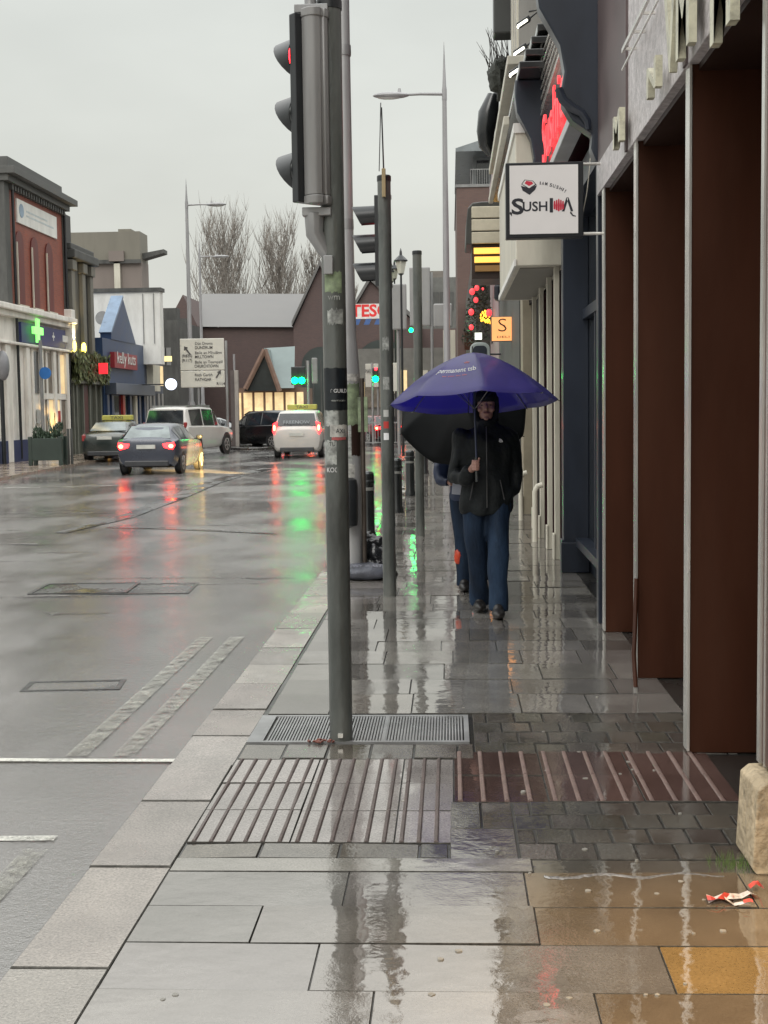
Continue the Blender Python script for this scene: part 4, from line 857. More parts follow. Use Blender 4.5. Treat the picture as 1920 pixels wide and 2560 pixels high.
for px, yy in ((160, 748), (181, 752)):
    v = onX(px, yy, LX+.3); MB().ell(v, (.10, .12, .22), 10, 6).build('uplight', em('uplight_yellow', (1, .8, .1), 7), B2)
    ll = bpy.data.lights.new('uplight', 'SPOT'); ll.energy = 220; ll.color = (1, .75, .35); ll.spot_size = math.radians(60); ll.spot_blend = 1; lo = bpy.data.objects.new('uplight_lamp', ll); COL.objects.link(lo); lo.location = (v.x+.1, v.y, v.z+.1); lo.rotation_euler = (math.radians(180), math.radians(-12), 0)
B3 = thing('greenery_pub', 'dark green pub front with a fascia smothered in hanging greenery', 'pub', (LX, 54, 0))
y0, y1 = 51.9, LF(222, 800)[0]
MB().box(LX-6, y0, 0, LX-.05, y1, 3.6).build('wall', pm('pub_green', (.06, .065, .05), .5), B3)
for px in (157, 164, 178, 192, 205, 216): y_ = LF(px, 850)[0]; MB().box(LX-.05, y_-.06, 0, LX+.05, y_+.06, 2.9).build('pilaster', pm('pub_trim', (.14, .145, .12), .5), B3)
MB().box(LX-.04, LF(181, 850)[0], 0, LX, LF(190, 850)[0], 2.8).build('door', pm('pub_door', (.08, .02, .018), .5), B3)
MB().box(LX-.04, y0, 2.85, LX+.2, y1, 2.98).build('fascia', pm('pub_trim', (.14, .145, .12), .5), B3)
fo = MB(); rn = random.Random(9)
for i in range(2600):
    y_ = rn.uniform(y0, y1); z_ = rn.uniform(2.95, 4.05)+.1*math.sin(y_*3); c = Vector((LX+rn.uniform(.05, .35), y_, z_))
    a_ = Vector((rn.gauss(0, .04), rn.gauss(0, .05), .13)); b_ = Vector((rn.gauss(0, .02), .05, .0)); fo.add([c-a_, c+b_, c+a_, c-b_], [(0, 1, 2, 3)])
fo.build('greenery', pm('hanging_green', (.10, .115, .045), .6, 0, .45, 5), B3)
v = onX(216, 796, LX+.5); o = MB().box(v.x-.05, v.y, v.z-.22, v.x+.3, v.y+.1, v.z+.22).build('lit_red_sign', em('red_box', (1, .02, .03), 1.6), loc=tuple(v)); tag(o, 'small glowing red box sign at the end of the greenery fascia', 'sign')
B4 = thing('navy_gable_shop', 'navy shop with a steep pointed gable and a red sign with white script', 'shop', (LX, 59, 0))
y0, y1 = LF(223, 800)[0], LF(312, 800)[0]
m_nl = pm('navy_left', (.032, .058, .125), .4, 0, .15, 2)
MB().box(LX-6, y0, 0, LX, y1, 4.9).build('wall', m_nl, B4)
ga, gb_, gc = LF(238, 715), LF(263, 643), LF(291, 712)
MB().prism([(ga[0], 4.9), (ga[0], ga[1]), (gb_[0], gb_[1]), (gc[0], 4.9)], 'yz', LX-.45, LX+.04).build('gable', m_nl, B4)
MB().prism([(ga[0]-.08, ga[1]-.05), (gb_[0], gb_[1]+.1), (gb_[0]+.1, gb_[1]), (ga[0]+.05, ga[1]-.1)], 'yz', LX-.5, LX+.06).build('gable_slope_sheen', pm('pale_blue_sky_sheen', (.15, .22, .32), .3), B4)  # pale blue paints the sky's sheen on the wet left slope
s0, s1 = onX(247, 755, LX+.2), onX(297, 800, LX+.2)
MB().box(LX, s0.y, s1.z, LX+.2, s1.y, s0.z-.1).build('sign_board', pm('sign_red_dark', (.28, .025, .03), .4), B4)
text('kelly kuts', .75, m_white, B4, MF((LX+.215, (s0.y+s1.y)/2, (s0.z+s1.z)/2+.05), RIGHTF), fit=(s1.y-s0.y)*.8, ext=.01)
MB().box(LX, y0+.2, 2.45, LX+.5, y1, 2.95).build('canopy', pm('grey_navy_shelf', (.06, .075, .10), .4), B4, bevel=.02)
for px, mt in ((228, m_nl), (238, m_nl), (262, m_red), (277, m_nl), (289, m_cream), (297, m_nl), (308, m_nl)): y_ = LF(px, 850)[0]; MB().box(LX, y_-.18, 0, LX+.12, y_+.18, 2.44).build('pilaster', mt, B4)
for a_, b_ in ((242, 258), (266, 275), (281, 287), (299, 306)): MB().box(LX+.0, LF(a_, 850)[0], .2, LX+.02, LF(b_, 850)[0], 2.4).build('window', m_glass, B4)
B5 = thing('small_shops', 'low row of small shops with cream and blue fronts past the navy gable', 'shop', (LX, 68, 0))
y0, y1 = y1+.05, LF(352, 800)[0]
MB().box(LX-5, y0, 0, LX-.02, y1, 5.0).build('wall', pm('slate_blue_wall', (.05, .065, .10), .5), B5)
MB().box(LX-.02, y0+.5, 2.7, LX+.3, LF(333, 800)[0], 4.0).build('sign_board', m_cream, B5)
MB().box(LX-.02, LF(335, 800)[0], 3.0, LX+.2, LF(344, 800)[0], 4.0).build('lit_window', m_win, B5)
for px in (315, 322, 330, 340, 348): y_ = LF(px, 850)[0]; MB().box(LX-.02, y_-.2, 0, LX+.08, y_+.2, 2.6).build('pilaster', m_grey, B5)
v = D(369, 830, 62); o = thing('round_lit_sign', 'glowing white round sign hung beyond the small shops', 'sign', tuple(v))
MB().cyl(v, v+Vector((0, .12, 0)), .27, n=28).build('disc', em('round_sign_glow', (.75, .82, 1), 1.5), o); MB().cyl(v+Vector((-.05, .06, 0)), v+Vector((-1.6, .06, 0)), .03).build('bracket', m_black, o)
v = D(361, 775, 66); o = MB().box(v.x-.15, 66, v.z-.13, v.x+.22, 66.1, v.z+.13).build('lit_box_sign', em('yellow_box', (1, .8, .35), 1.0), loc=tuple(v)); tag(o, 'tiny glowing yellow box sign above the round white one', 'sign')
# flank wall and concrete block behind
q0, q1 = D(196, 632, 64.5), D(347, 716, 64.5)
o = thing('flank_wall', 'blank off-white rendered flank wall rising behind the navy gable', 'building', (q0.x, 64.5, 0))
MB().box(q0.x-2, 64.5, 4.0, q1.x, 65.2, q0.z).build('wall', m_white, o); MB().box(q0.x-2.05, 64.4, q0.z, q1.x+.08, 65.3, q0.z+.18).build('coping', m_dkgrey, o)
for px in (332, 309): v = D(px, 700, 64.45); MB().box(v.x, 64.44, 5, v.x+.03, 64.49, q0.z-.1).build('crack', m_grey, o)
c = D(222, 688, 63); o = thing('satellite_dish', 'grey satellite dish on the roof in front of the white flank wall', 'satellite dish', (c.x, 63, 5)); MB().lathe([(.02, 0), (.2, .03), (.33, .1), (.335, .12)], (0, 0, 0), 18).xf(Matrix.Translation(c) @ Matrix.Rotation(PI/2*.9, 4, 'X')).build('dish', m_grey, o, smooth=True); MB().cyl((c.x, 63.1, 4.8), (c.x, 63.1, c.z), .04).build('mast', m_grey, o)
q0, q1 = D(128, 503, 78), D(305, 628, 78)
o = thing('concrete_block', 'large weathered concrete block building behind the flank wall', 'building', (q0.x, 78, 0))
m_conc = pm('stained_concrete', (.20, .185, .15), .6, 0, .12, .5, streak=4, dirt=(.08, .075, .06), damt=.7, ds=.5)
m_conc2 = pm('pinkish_render', (.21, .175, .155), .6, 0, .08, .5, streak=4)
zm = D(200, 566, 78).z
MB().box(q0.x-6, 78, zm, q1.x, 80, q0.z).build('upper_wall', m_conc, o); MB().box(q0.x-6, 78.15, 4, q1.x+.02, 80, zm).build('lower_wall', m_conc2, o)
a0, a1 = D(255, 495, 78.5), D(283, 503, 78.5); MB().box(a0.x, 78.5, q0.z, a1.x, 79.8, a0.z).build('roof_plant', m_conc, o)
v = D(247, 560, 77.95); MB().box(v.x-.03, 77.9, 6, v.x+.32, 78.14, zm).build('downpipe', m_cream, o); MB().box(v.x-.3, 77.8, zm, v.x+.6, 77.99, zm+.6).build('hopper', m_conc2, o)
v = D(306, 545, 78); MB().prism([(q1.x, v.z-.35), (q1.x+1.3, v.z+.0), (q1.x+1.3, v.z+.22), (q1.x, v.z)], 'xz', 78.5, 79.5).build('ledge', m_dkgrey, o)
MB().box(q0.x-6, 77.9, zm-.12, q1.x+.05, 78.0, zm+.1).build('band', m_dkgrey, o)
for i, (x0_, x1_, yt, yb2, Y, mt) in enumerate(((345, 372, 692, 900, 90, m_dkgrey), (372, 400, 712, 900, 100, pm('slate_roofed', (.10, .10, .10), .5)))):
    a0, a1 = D(x0_, yt, Y), D(x1_, yb2, Y); o = thing('far_terrace', ('dark terrace end with chimney stack left of the brick supermarket', 'lower grey terrace touching the brick supermarket')[i], 'house', (a0.x, Y, 0))
    MB().box(a0.x-1, Y, 0, a1.x+.5, Y+9, a0.z).build('wall', mt, o); MB().box(a0.x, Y+1, a0.z, a0.x+1, Y+2, a0.z+.9).build('chimney', m_dkgrey, o)
    for k in range(2): v = D(x0_+8+k*10, 770, Y-.02); MB().box(v.x-.2, Y-.03, v.z-.6, v.x+.2, Y-.005, v.z+.6).build('window', m_grey, o)
# ================================================================ supermarket at the far end
YT = 105
m_bt = brickmat('brick_super', (.105, .062, .055), (.085, .052, .048), (.10, .08, .075), dirt=(.07, .05, .05))
m_rf = pm('grey_slates', (.135, .13, .125), .5, 0, .08, .6)
def V(px, py, Y=YT): return D(px, py, Y)
T_ = thing('supermarket', 'big brown brick supermarket with steep gables, grey roof and red lettered sign', 'building', (V(640, 800).x, YT, 0))
a_, b_ = V(350, 890), V(985, 890)
MB().box(V(352, 0).x, YT, -.3, V(636, 0).x, YT+14, V(500, 707).z).build('wall', m_bt, T_)
# long roof between gables
r0, r1_, r2, r3 = V(372, 707), V(636, 707), V(645, 636), V(402, 636)
rf = MB().add([(r0.x+1.5, YT-.4, r0.z), (r1_.x, YT-.4, r1_.z), (r2.x, YT+7, r2.z*1.06), (r3.x, YT+7, r3.z*1.06), (r0.x+1.5, YT+15, r0.z), (r1_.x, YT+15, r0.z)], [(0, 1, 2, 3), (3, 2, 5, 4)]); rf.build('roof', m_rf, T_)
gL = [V(350, 740), V(403, 640), V(434, 706)]
MB().prism([(gL[0].x, -.2), (gL[2].x, -.2), (gL[2].x, gL[2].z), (gL[1].x, gL[1].z), (gL[0].x, gL[0].z)], 'xz', YT-1.5, YT+9).build('gable', m_bt, T_)
def gable(x0, xa, x1, ze, za, y0, nm='gable'):
    e0, ap, e1 = V(x0, ze, y0), V(xa, za, y0), V(x1, ze, y0)
    MB().prism([(e0.x, -.2), (e1.x, -.2), (e1.x, e1.z), (ap.x, ap.z), (e0.x, e0.z)], 'xz', y0, YT+16).build(nm, m_bt, T_)
    th_ = .35
    MB().prism([(e0.x-.1, e0.z), (ap.x, ap.z+.05), (e1.x+.1, e1.z), (e1.x+.1, e1.z+th_), (ap.x, ap.z+th_+.1), (e0.x-.1, e0.z+th_)], 'xz', y0-.35, YT+16.2).build('roof', m_rf, T_)
    cx = (e0.x+e1.x)/2; R_ = (e1.x-e0.x)*.36; zc = V(x0, 790, y0).z
    MB().prism([(cx+R_*math.cos(t), zc+R_*.95*math.sin(t)) for t in [PI*k/16 for k in range(17)]]+[(cx-R_, 0), (cx+R_, 0)], 'xz', y0-.05, y0+.2).build('arch_glazing', pm('arch_dark_glass', (.045, .055, .052), .3, 0, .15, .5), T_)
    rr = MB()
    for k in range(5): x_ = cx-R_+2*R_*(k+.5)/5; rr.box(x_-.04, y0-.1, 0, x_+.04, y0-.055, zc+R_*.3)
    rr.build('mullion', m_dkgrey, T_)
gable(634, 692, 750, 705, 575, YT-4); gable(745, 800, 905, 705, 608, YT-3.5)
MB().box(V(880, 0).x, YT-1, -.2, V(990, 0).x, YT+12, V(930, 712).z).build('wall', m_bt, T_)
s0, s1 = V(755, 657, YT-8), V(872, 687, YT-8)
MB().box(s0.x, YT-8, s1.z, s1.x, YT-7.8, s0.z).build('sign_board', pm('sign_offwhite', (.62, .6, .57), .4, emis=(1, .9, .85), es=.10), T_)
text('TESCO', (s0.z-s1.z)*1.12, pm('tesco_red', (.60, .03, .03), .4, emis=(1, .05, .04), es=.12), T_, MF(((s0.x+s1.x)/2, YT-8.01, (s0.z+s1.z)/2)), fit=(s1.x-s0.x)*.95, bold=.03)
st = MB()
zt, zb_ = V(0, 0).z, 0
e0, e1 = D(758, 689, YT-8), D(872, 700, YT-8)
for k in range(5): x_ = e0.x+(e1.x-e0.x)*k/5; st.prism([(x_+.15, e1.z), (x_+.55, e1.z), (x_+.75, e0.z), (x_+.35, e0.z)], 'xz', YT-7.99, YT-7.9)
st.build('sign_dashes', pm('sign_stripe_blue', (.06, .12, .30), .4), T_)
# glazed entrance lodge with green-grey roof
e0, ap, e1 = D(528, 838, 84), D(573, 752, 84), D(640, 838, 84)
lo_ = thing('entrance_lodge', 'low lodge with steep grey-green roof, timber gable and warm lit windows', 'building', (e0.x, 84, 0))
ax = D(572, 752, 84); base = D(655, 838, 84)
MB().add([(D(600, 838, 84).x, 83.6, base.z), (D(637, 838, 84).x, 83.6, base.z), (D(637, 748, 87).x, 87, D(637, 748, 87).z), (D(572, 752, 87).x, 87, D(572, 752, 87).z)], [(0, 1, 2, 3)]).add([(D(602, 845, 84).x, 83.5, base.z), (D(572, 752, 84).x, 83.5, ax.z), (D(572, 752, 84).x, 89, ax.z), (D(602, 845, 84).x, 89, base.z)], [(0, 1, 2, 3)]).build('roof', pm('green_grey_roof', (.15, .19, .185), .35, 0, .06, 1), lo_)
MB().prism([(D(530, 905, 84).x, D(530, 845, 84).z), (ax.x, ax.z), (D(603, 845, 84).x, D(603, 845, 84).z)], 'xz', 83.7, 84.2).build('gable_glass', pm('lodge_dark_glass', (.03, .035, .035), .2), lo_)
MB().tube([D(530, 840, 83.5), D(572, 755, 83.5)], .17, 6).tube([D(572, 755, 83.5), D(604, 845, 83.5)], .17, 6).build('bargeboard', pm('timber', (.18, .11, .08), .5), lo_)
MB().box(D(485, 0, 84).x, 84.3, -.2, D(638, 0, 84).x, 90, base.z+.05).build('wall', pm('lodge_timber', (.16, .10, .07), .5), lo_)
x_ = D(486, 0, 84).x; xe = D(632, 0, 84).x; k = 0
while x_ < xe:
    w_ = .55 if k % 3 else .42
    if not D(545, 0, 84).x-.4 < x_ < D(545, 0, 84).x-.1: MB().box(x_, 84.2, .35, x_+w_, 84.29, base.z-.25).build('window', m_win, lo_)
    x_ += w_+.16; k += 1
# bare poplars behind the supermarket
m_bark = pm('poplar_bark', (.23, .205, .18), .8, 0, .25, 2)
def poplar(pc, py_top, wpx_, Y, label, seed):
    rn = random.Random(seed); c = D(pc, 700, Y); H_ = D(pc, py_top, Y).z*.92; R_ = wpx_/2/2851*Y
    t = thing('poplar_tree', label, 'tree', (c.x, Y, 0), 0, 'bare poplars behind the supermarket')
    MB().tube([(c.x, Y, 0), (c.x+.1, Y, H_*.4), (c.x, Y, H_*.9)], [.35, .22, .05], 7).build('trunk', m_bark, t, smooth=True)
    b = MB()
    def br(p, d, l, r, dep):
        pts = [p]; rs = [r]; q = p; dd = d.copy()
        for k in range(4):
            dd = (dd+Vector((rn.gauss(0, .05), rn.gauss(0, .05), .22))).normalized(); q = q+dd*l/4; pts.append(q); rs.append(r*(1-.2*(k+1)))
        b.tube(pts, rs, 3, False)
        if dep:
            for k in range(5 if dep == 2 else 4):
                i = rn.randint(1, 3); dv = Vector((rn.uniform(-1, 1), rn.uniform(-1, 1), rn.uniform(.8, 1.8))).normalized(); br(pts[i], dv, l*rn.uniform(.4, .65), max(.024, r*.55), dep-1)
    for i in range(66):
        z_ = H_*rn.uniform(.18, .82); an = rn.uniform(0, 2*PI); f = (1-(z_/H_))**.5
        d = Vector((math.cos(an)*.75, math.sin(an)*.75, 1)).normalized()
        br(Vector((c.x, Y, z_)), d, min(R_*2.1*(.45+f), (H_-z_)*1.0+1), .065, 2)
    b.build('crown', m_bark, t)
poplar(484, 447, 122, 140, 'bare poplar left of the gap, the widest crown above the supermarket roof', 1); poplar(604, 462, 108, 142, 'bare poplar right of the gap above the supermarket roof', 2); poplar(676, 478, 60, 145, 'slimmer bare poplar just left of the nearest signal pole', 3)
poplar(757, 560, 40, 150, 'small bare poplar glimpsed between the two near poles', 4)
# ================================================================ signs and signals in the middle distance
YD = 55
q0, q1 = D(388, 732, YD), D(486, 836, YD)
ds_ = thing('direction_sign', 'large white direction sign with place names and arrows on two posts', 'road sign', (q0.x, YD, 0))
zm = D(388, 801, YD).z
m_sgn = pm('sign_plate', (.56, .54, .48), .45, 0, .05, 2)
for z0_, z1_ in ((zm+.01, q0.z), (q1.z, zm-.01)): MB().box(q0.x, YD, z0_, q1.x, YD+.05, z1_).build('panel', m_sgn, ds_, bevel=.04)
for px in (407, 470): x_ = D(px, 0, YD).x; MB().cyl((x_, YD+.1, 0), (x_, YD+.1, q0.z-.1), .055).build('post', m_galv, ds_, smooth=True)
m_sx = pm('sign_text', (.06, .055, .055), .5)
for s_, px, py, w_ in (('Dún Droma', 440, 742, 38), ('DUNDRUM', 440, 751, 38), ('Baile an Mhuilinn', 450, 762, 58), ('MILLTOWN', 441, 771, 40), ('Baile an Teampaill', 451, 782, 60), ('CHURCHTOWN', 446, 791, 52), ('Ráth Garbh', 440, 810, 38), ('RATHGAR', 439, 820, 35), ('(R820)', 404, 769, 22), ('(R117)', 404, 779, 22), ('R114', 477, 829, 18)):
    v = D(px, py, YD-.01); text(s_, .17, m_sx, ds_, MF(v), fit=w_/2851*YD, ext=.004, bold=.01 if s_.isupper() else 0)
for (xa, ya_, xb, yb2) in ((411, 766, 402, 754), (467, 816, 473, 806)):
    a_, b_ = D(xa, ya_, YD-.02), D(xb, yb2, YD-.02); d = (b_-a_).normalized(); n_ = Vector((-d.z, 0, d.x))
    MB().prism([((a_+n_*.03).x, (a_+n_*.03).z), ((a_-n_*.03).x, (a_-n_*.03).z), ((b_-n_*.03).x, (b_-n_*.03).z), ((b_-n_*.10).x, (b_-n_*.10).z), ((b_+d*.14).x, (b_+d*.14).z), ((b_+n_*.10).x, (b_+n_*.10).z), ((b_+n_*.03).x, (b_+n_*.03).z)], 'xz', YD-.02, YD-.004).build('arrow', m_sx, ds_)
q0, q1 = D(497, 800, 61), D(517, 966, 61)
o = thing('slab_totem', 'tall two-tone grey slab totem on the traffic island', 'totem', (q0.x, 61, 0))
MB().box(q0.x+.18, 61, 0, q1.x, 61.25, q0.z).build('face', pm('totem_face', (.34, .31, .28), .45), o, bevel=.01); MB().box(q0.x, 61.0, 0, q0.x+.175, 61.3, q0.z).build('side', pm('totem_dark', (.11, .09, .085), .45), o)
MB().cyl((q1.x-.18, 61.15, q0.z), (q1.x-.18, 61.15, q0.z+.75), .05).build('mast', m_lampgrey, o)
def small_signal(px, py, Y, label, greens, poleX, nred=None, gs=.105, h=None):
    v = D(px, py, Y); o = thing('small_traffic_signal', label, 'traffic signal', (D(poleX, 0, Y).x, Y, 0), 0, 'lit traffic signals at the junction')
    xp = D(poleX, py, Y).x
    MB().cyl((xp, Y+.1, 0), (xp, Y+.1, v.z+.75), .055).build('pole', m_lampgrey, o, smooth=True)
    for g in greens:
        w_ = D(*g, Y); bb = MB().box(w_.x-.14, Y, w_.z-.16, w_.x+.14, Y+.14, w_.z+.52); bb.build('head', m_black, o, bevel=.02)
        MB().cyl(w_, w_+Vector((0, -.05, 0)), gs, n=20).build('lens', m_green, o)
        MB().tube([(w_.x+gs*1.15*math.cos(t), Y-.10*math.sin(t)-.02, w_.z+gs*1.15*math.sin(t)) for t in [PI*k/8 for k in range(9)]], .012, 5).build('visor', m_black, o)
    if nred:
        w_ = D(*nred, Y); MB().cyl(w_+Vector((0, -.01, 0)), w_+Vector((0, -.04, 0)), .07, n=14).build('lens', m_redl, o)
    return o
o = small_signal(645, 822, 50, 'pair of glowing green lamps on a pole just left of the nearest signal pole', ((637, 822), (652, 822)), 665, gs=.12)
MB().box(D(668, 0, 50).x-.16, 50.0, D(640, 812, 50).z-.3, D(668, 0, 50).x+.05, 50.2, D(640, 785, 50).z+.2).build('back_box', m_grey, o, bevel=.03)
small_signal(811, 818, 62, 'single green man lamp under a red one, between the two near poles', ((811, 819),), 804, nred=(812, 797), gs=.14)
v = D(888, 713, 60); o = MB().cyl(v, v+Vector((0, .1, 0)), .09, n=14).build('green_signal_lamp', m_green, loc=tuple(v)); tag(o, 'tiny green signal lamp left of the farthest short pole', 'signal lamp')
def sign_back(x0, x1, y0, y1, Y, label, post=None, mt=None, bev=.05):
    a_, b_ = D(x0, y0, Y), D(x1, y1, Y); o = thing('sign_panel', label, 'road sign', (a_.x, Y, 0), 0, 'grey backs of road signs at the junction')
    MB().box(a_.x, Y, b_.z, b_.x, Y+.12, a_.z).build('panel', mt or pm('sign_back_grey', (.27, .265, .26), .4, 0, .08, 2, streak=3), o, bevel=bev)
    for px in (post or ((x0+x1)/2,)): x_ = D(px, 0, Y).x; MB().cyl((x_, Y+.2, 0), (x_, Y+.2, a_.z-.2), .06).build('post', m_galv, o, smooth=True)
sign_back(846, 879, 613, 712, 48, 'grey back of a tall road sign just right of the middle signal pole', (850,)); sign_back(884, 930, 577, 704, 52, 'widest grey sign back behind the farthest short pole', (890, 925)); sign_back(936, 977, 656, 706, 50, 'lower grey sign back in front of the right street lamp', (957,))
sign_back(789, 818, 786, 836, 66, 'small white sign marked MARKET behind the green man lamp', (804,), m_sgn, .02)
v = D(800, 802, 65.95); text('MARKET', .3, m_sx, bpy.data.objects[[o_.name for o_ in bpy.data.objects if o_.get('label', '').startswith('small white sign marked')][0]], MF(v), fit=.5)
sign_back(833, 862, 784, 845, 60, 'pale notice panel right of the middle signal pole, above the railings', (848,), m_sgn, .02)
v0, v1 = D(826, 711, 63), D(841, 728, 63)
# victorian lanterns
for i, (px, py, sc) in enumerate(((866, 575, 1.0), (852, 590, .62), (846, 596, .55))):
    Y = 46 if i == 0 else 62; v = D(px, py, Y)
    o = thing('victorian_lamp', ('largest old-fashioned black lantern above the grey sign back', 'middle old-fashioned lantern left of the largest', 'leftmost old-fashioned lantern beside the middle signal pole')[i], 'street lamp', (v.x, Y, 0), 0, 'old-fashioned lanterns')
    MB().cyl((v.x, Y, 0), (v.x, Y, v.z-.25), .05, .035).build('post', m_black, o)
    MB().lathe([(.10, -.25), (.19, .16)], tuple(v), 4).build('lantern_glass', pm('lantern_pane', (.5, .49, .42), .2), o)
    MB().lathe([(.22, .16), (.24, .2), (.10, .34), (.05, .38), (.04, .5), (.004, .62)], tuple(v), 6).lathe([(.03, -.32), (.11, -.26)], tuple(v), 6).build('lantern_roof', m_black, o)
# far roofs to the right of the supermarket
a_, b_ = D(845, 596, 120), D(988, 720, 120)
o = thing('far_terrace', 'dim grey terrace with a chimney on the skyline right of the supermarket gables', 'house', (a_.x, 120, 0))
MB().box(D(905, 0, 120).x, 120, 0, b_.x+2, 130, D(905, 600, 120).z).build('wall', pm('dim_grey_house', (.13, .13, .12), .6), o); v = D(935, 583, 120); MB().box(v.x-1.6, 121, 5, v.x+1.4, 123, v.z).build('chimney', pm('dim_chimney', (.17, .15, .13), .6), o)
for k in range(4): w_ = D(925+k*16, 650, 119.9); MB().box(w_.x-.3, 119.95, w_.z-.8, w_.x+.3, 119.99, w_.z+.8).build('window', m_dkgrey, o)
q0, q1 = D(957, 713, 53), D(984, 780, 53)
tag(MB().box(q0.x, 53, 0, q1.x, 53.5, q0.z).build('cream_pillar', m_cream, loc=(q0.x, 53, 0)), 'cream gatepost left of the brick block, behind the right street lamp', 'pillar')
q0 = D(1003, 716, 40); tag(MB().box(q0.x, 40, q0.z-.55, q0.x+.35, 40.1, q0.z).build('brown_sign', m_brown, loc=tuple(q0)), 'small brown square hanging sign left of the glowing white one', 'sign')
# railings and shop glow between the near poles
g = D(783, 925, 60); h_ = D(1000, 925, 60)
o = thing('pedestrian_railing', 'grey pedestrian railing across the far end of the pavement', 'railing', (g.x, 60, 0))
r_ = MB().box(g.x-1, 60, 1.0, h_.x, 60.05, 1.06).box(g.x-1, 60, .1, h_.x, 60.05, .15); x_ = g.x-1
while x_ < h_.x: r_.box(x_, 60.01, .15, x_+.025, 60.04, 1.0); x_ += .13
r_.build('rails', m_galv, o)
q0, q1 = D(746, 845, 72), D(980, 905, 72)
o = thing('glazed_entrance', 'low glazed entrance with glowing windows under the supermarket arches', 'building', (q0.x, 72, 0))
MB().box(q0.x, 72, 0, q1.x, 75, D(0, 790, 72).z+.6).build('wall', pm('entrance_grey', (.17, .165, .15), .5), o)
for a0, a1, z0_, z1_, mt in ((752, 764, 806, 838, em('entrance_white', (1, .93, .85), 1.0)), (757, 766, 842, 868, m_win), (772, 788, 825, 872, m_win), (842, 858, 792, 850, m_cream), (866, 880, 800, 870, m_win), (900, 925, 800, 870, m_cream), (790, 826, 806, 880, m_winb)):
    u, v = D(a0, z0_, 71.95), D(a1, z1_, 71.95); MB().box(u.x, 71.9, v.z, v.x, 71.99, u.z).build('window', mt, o)
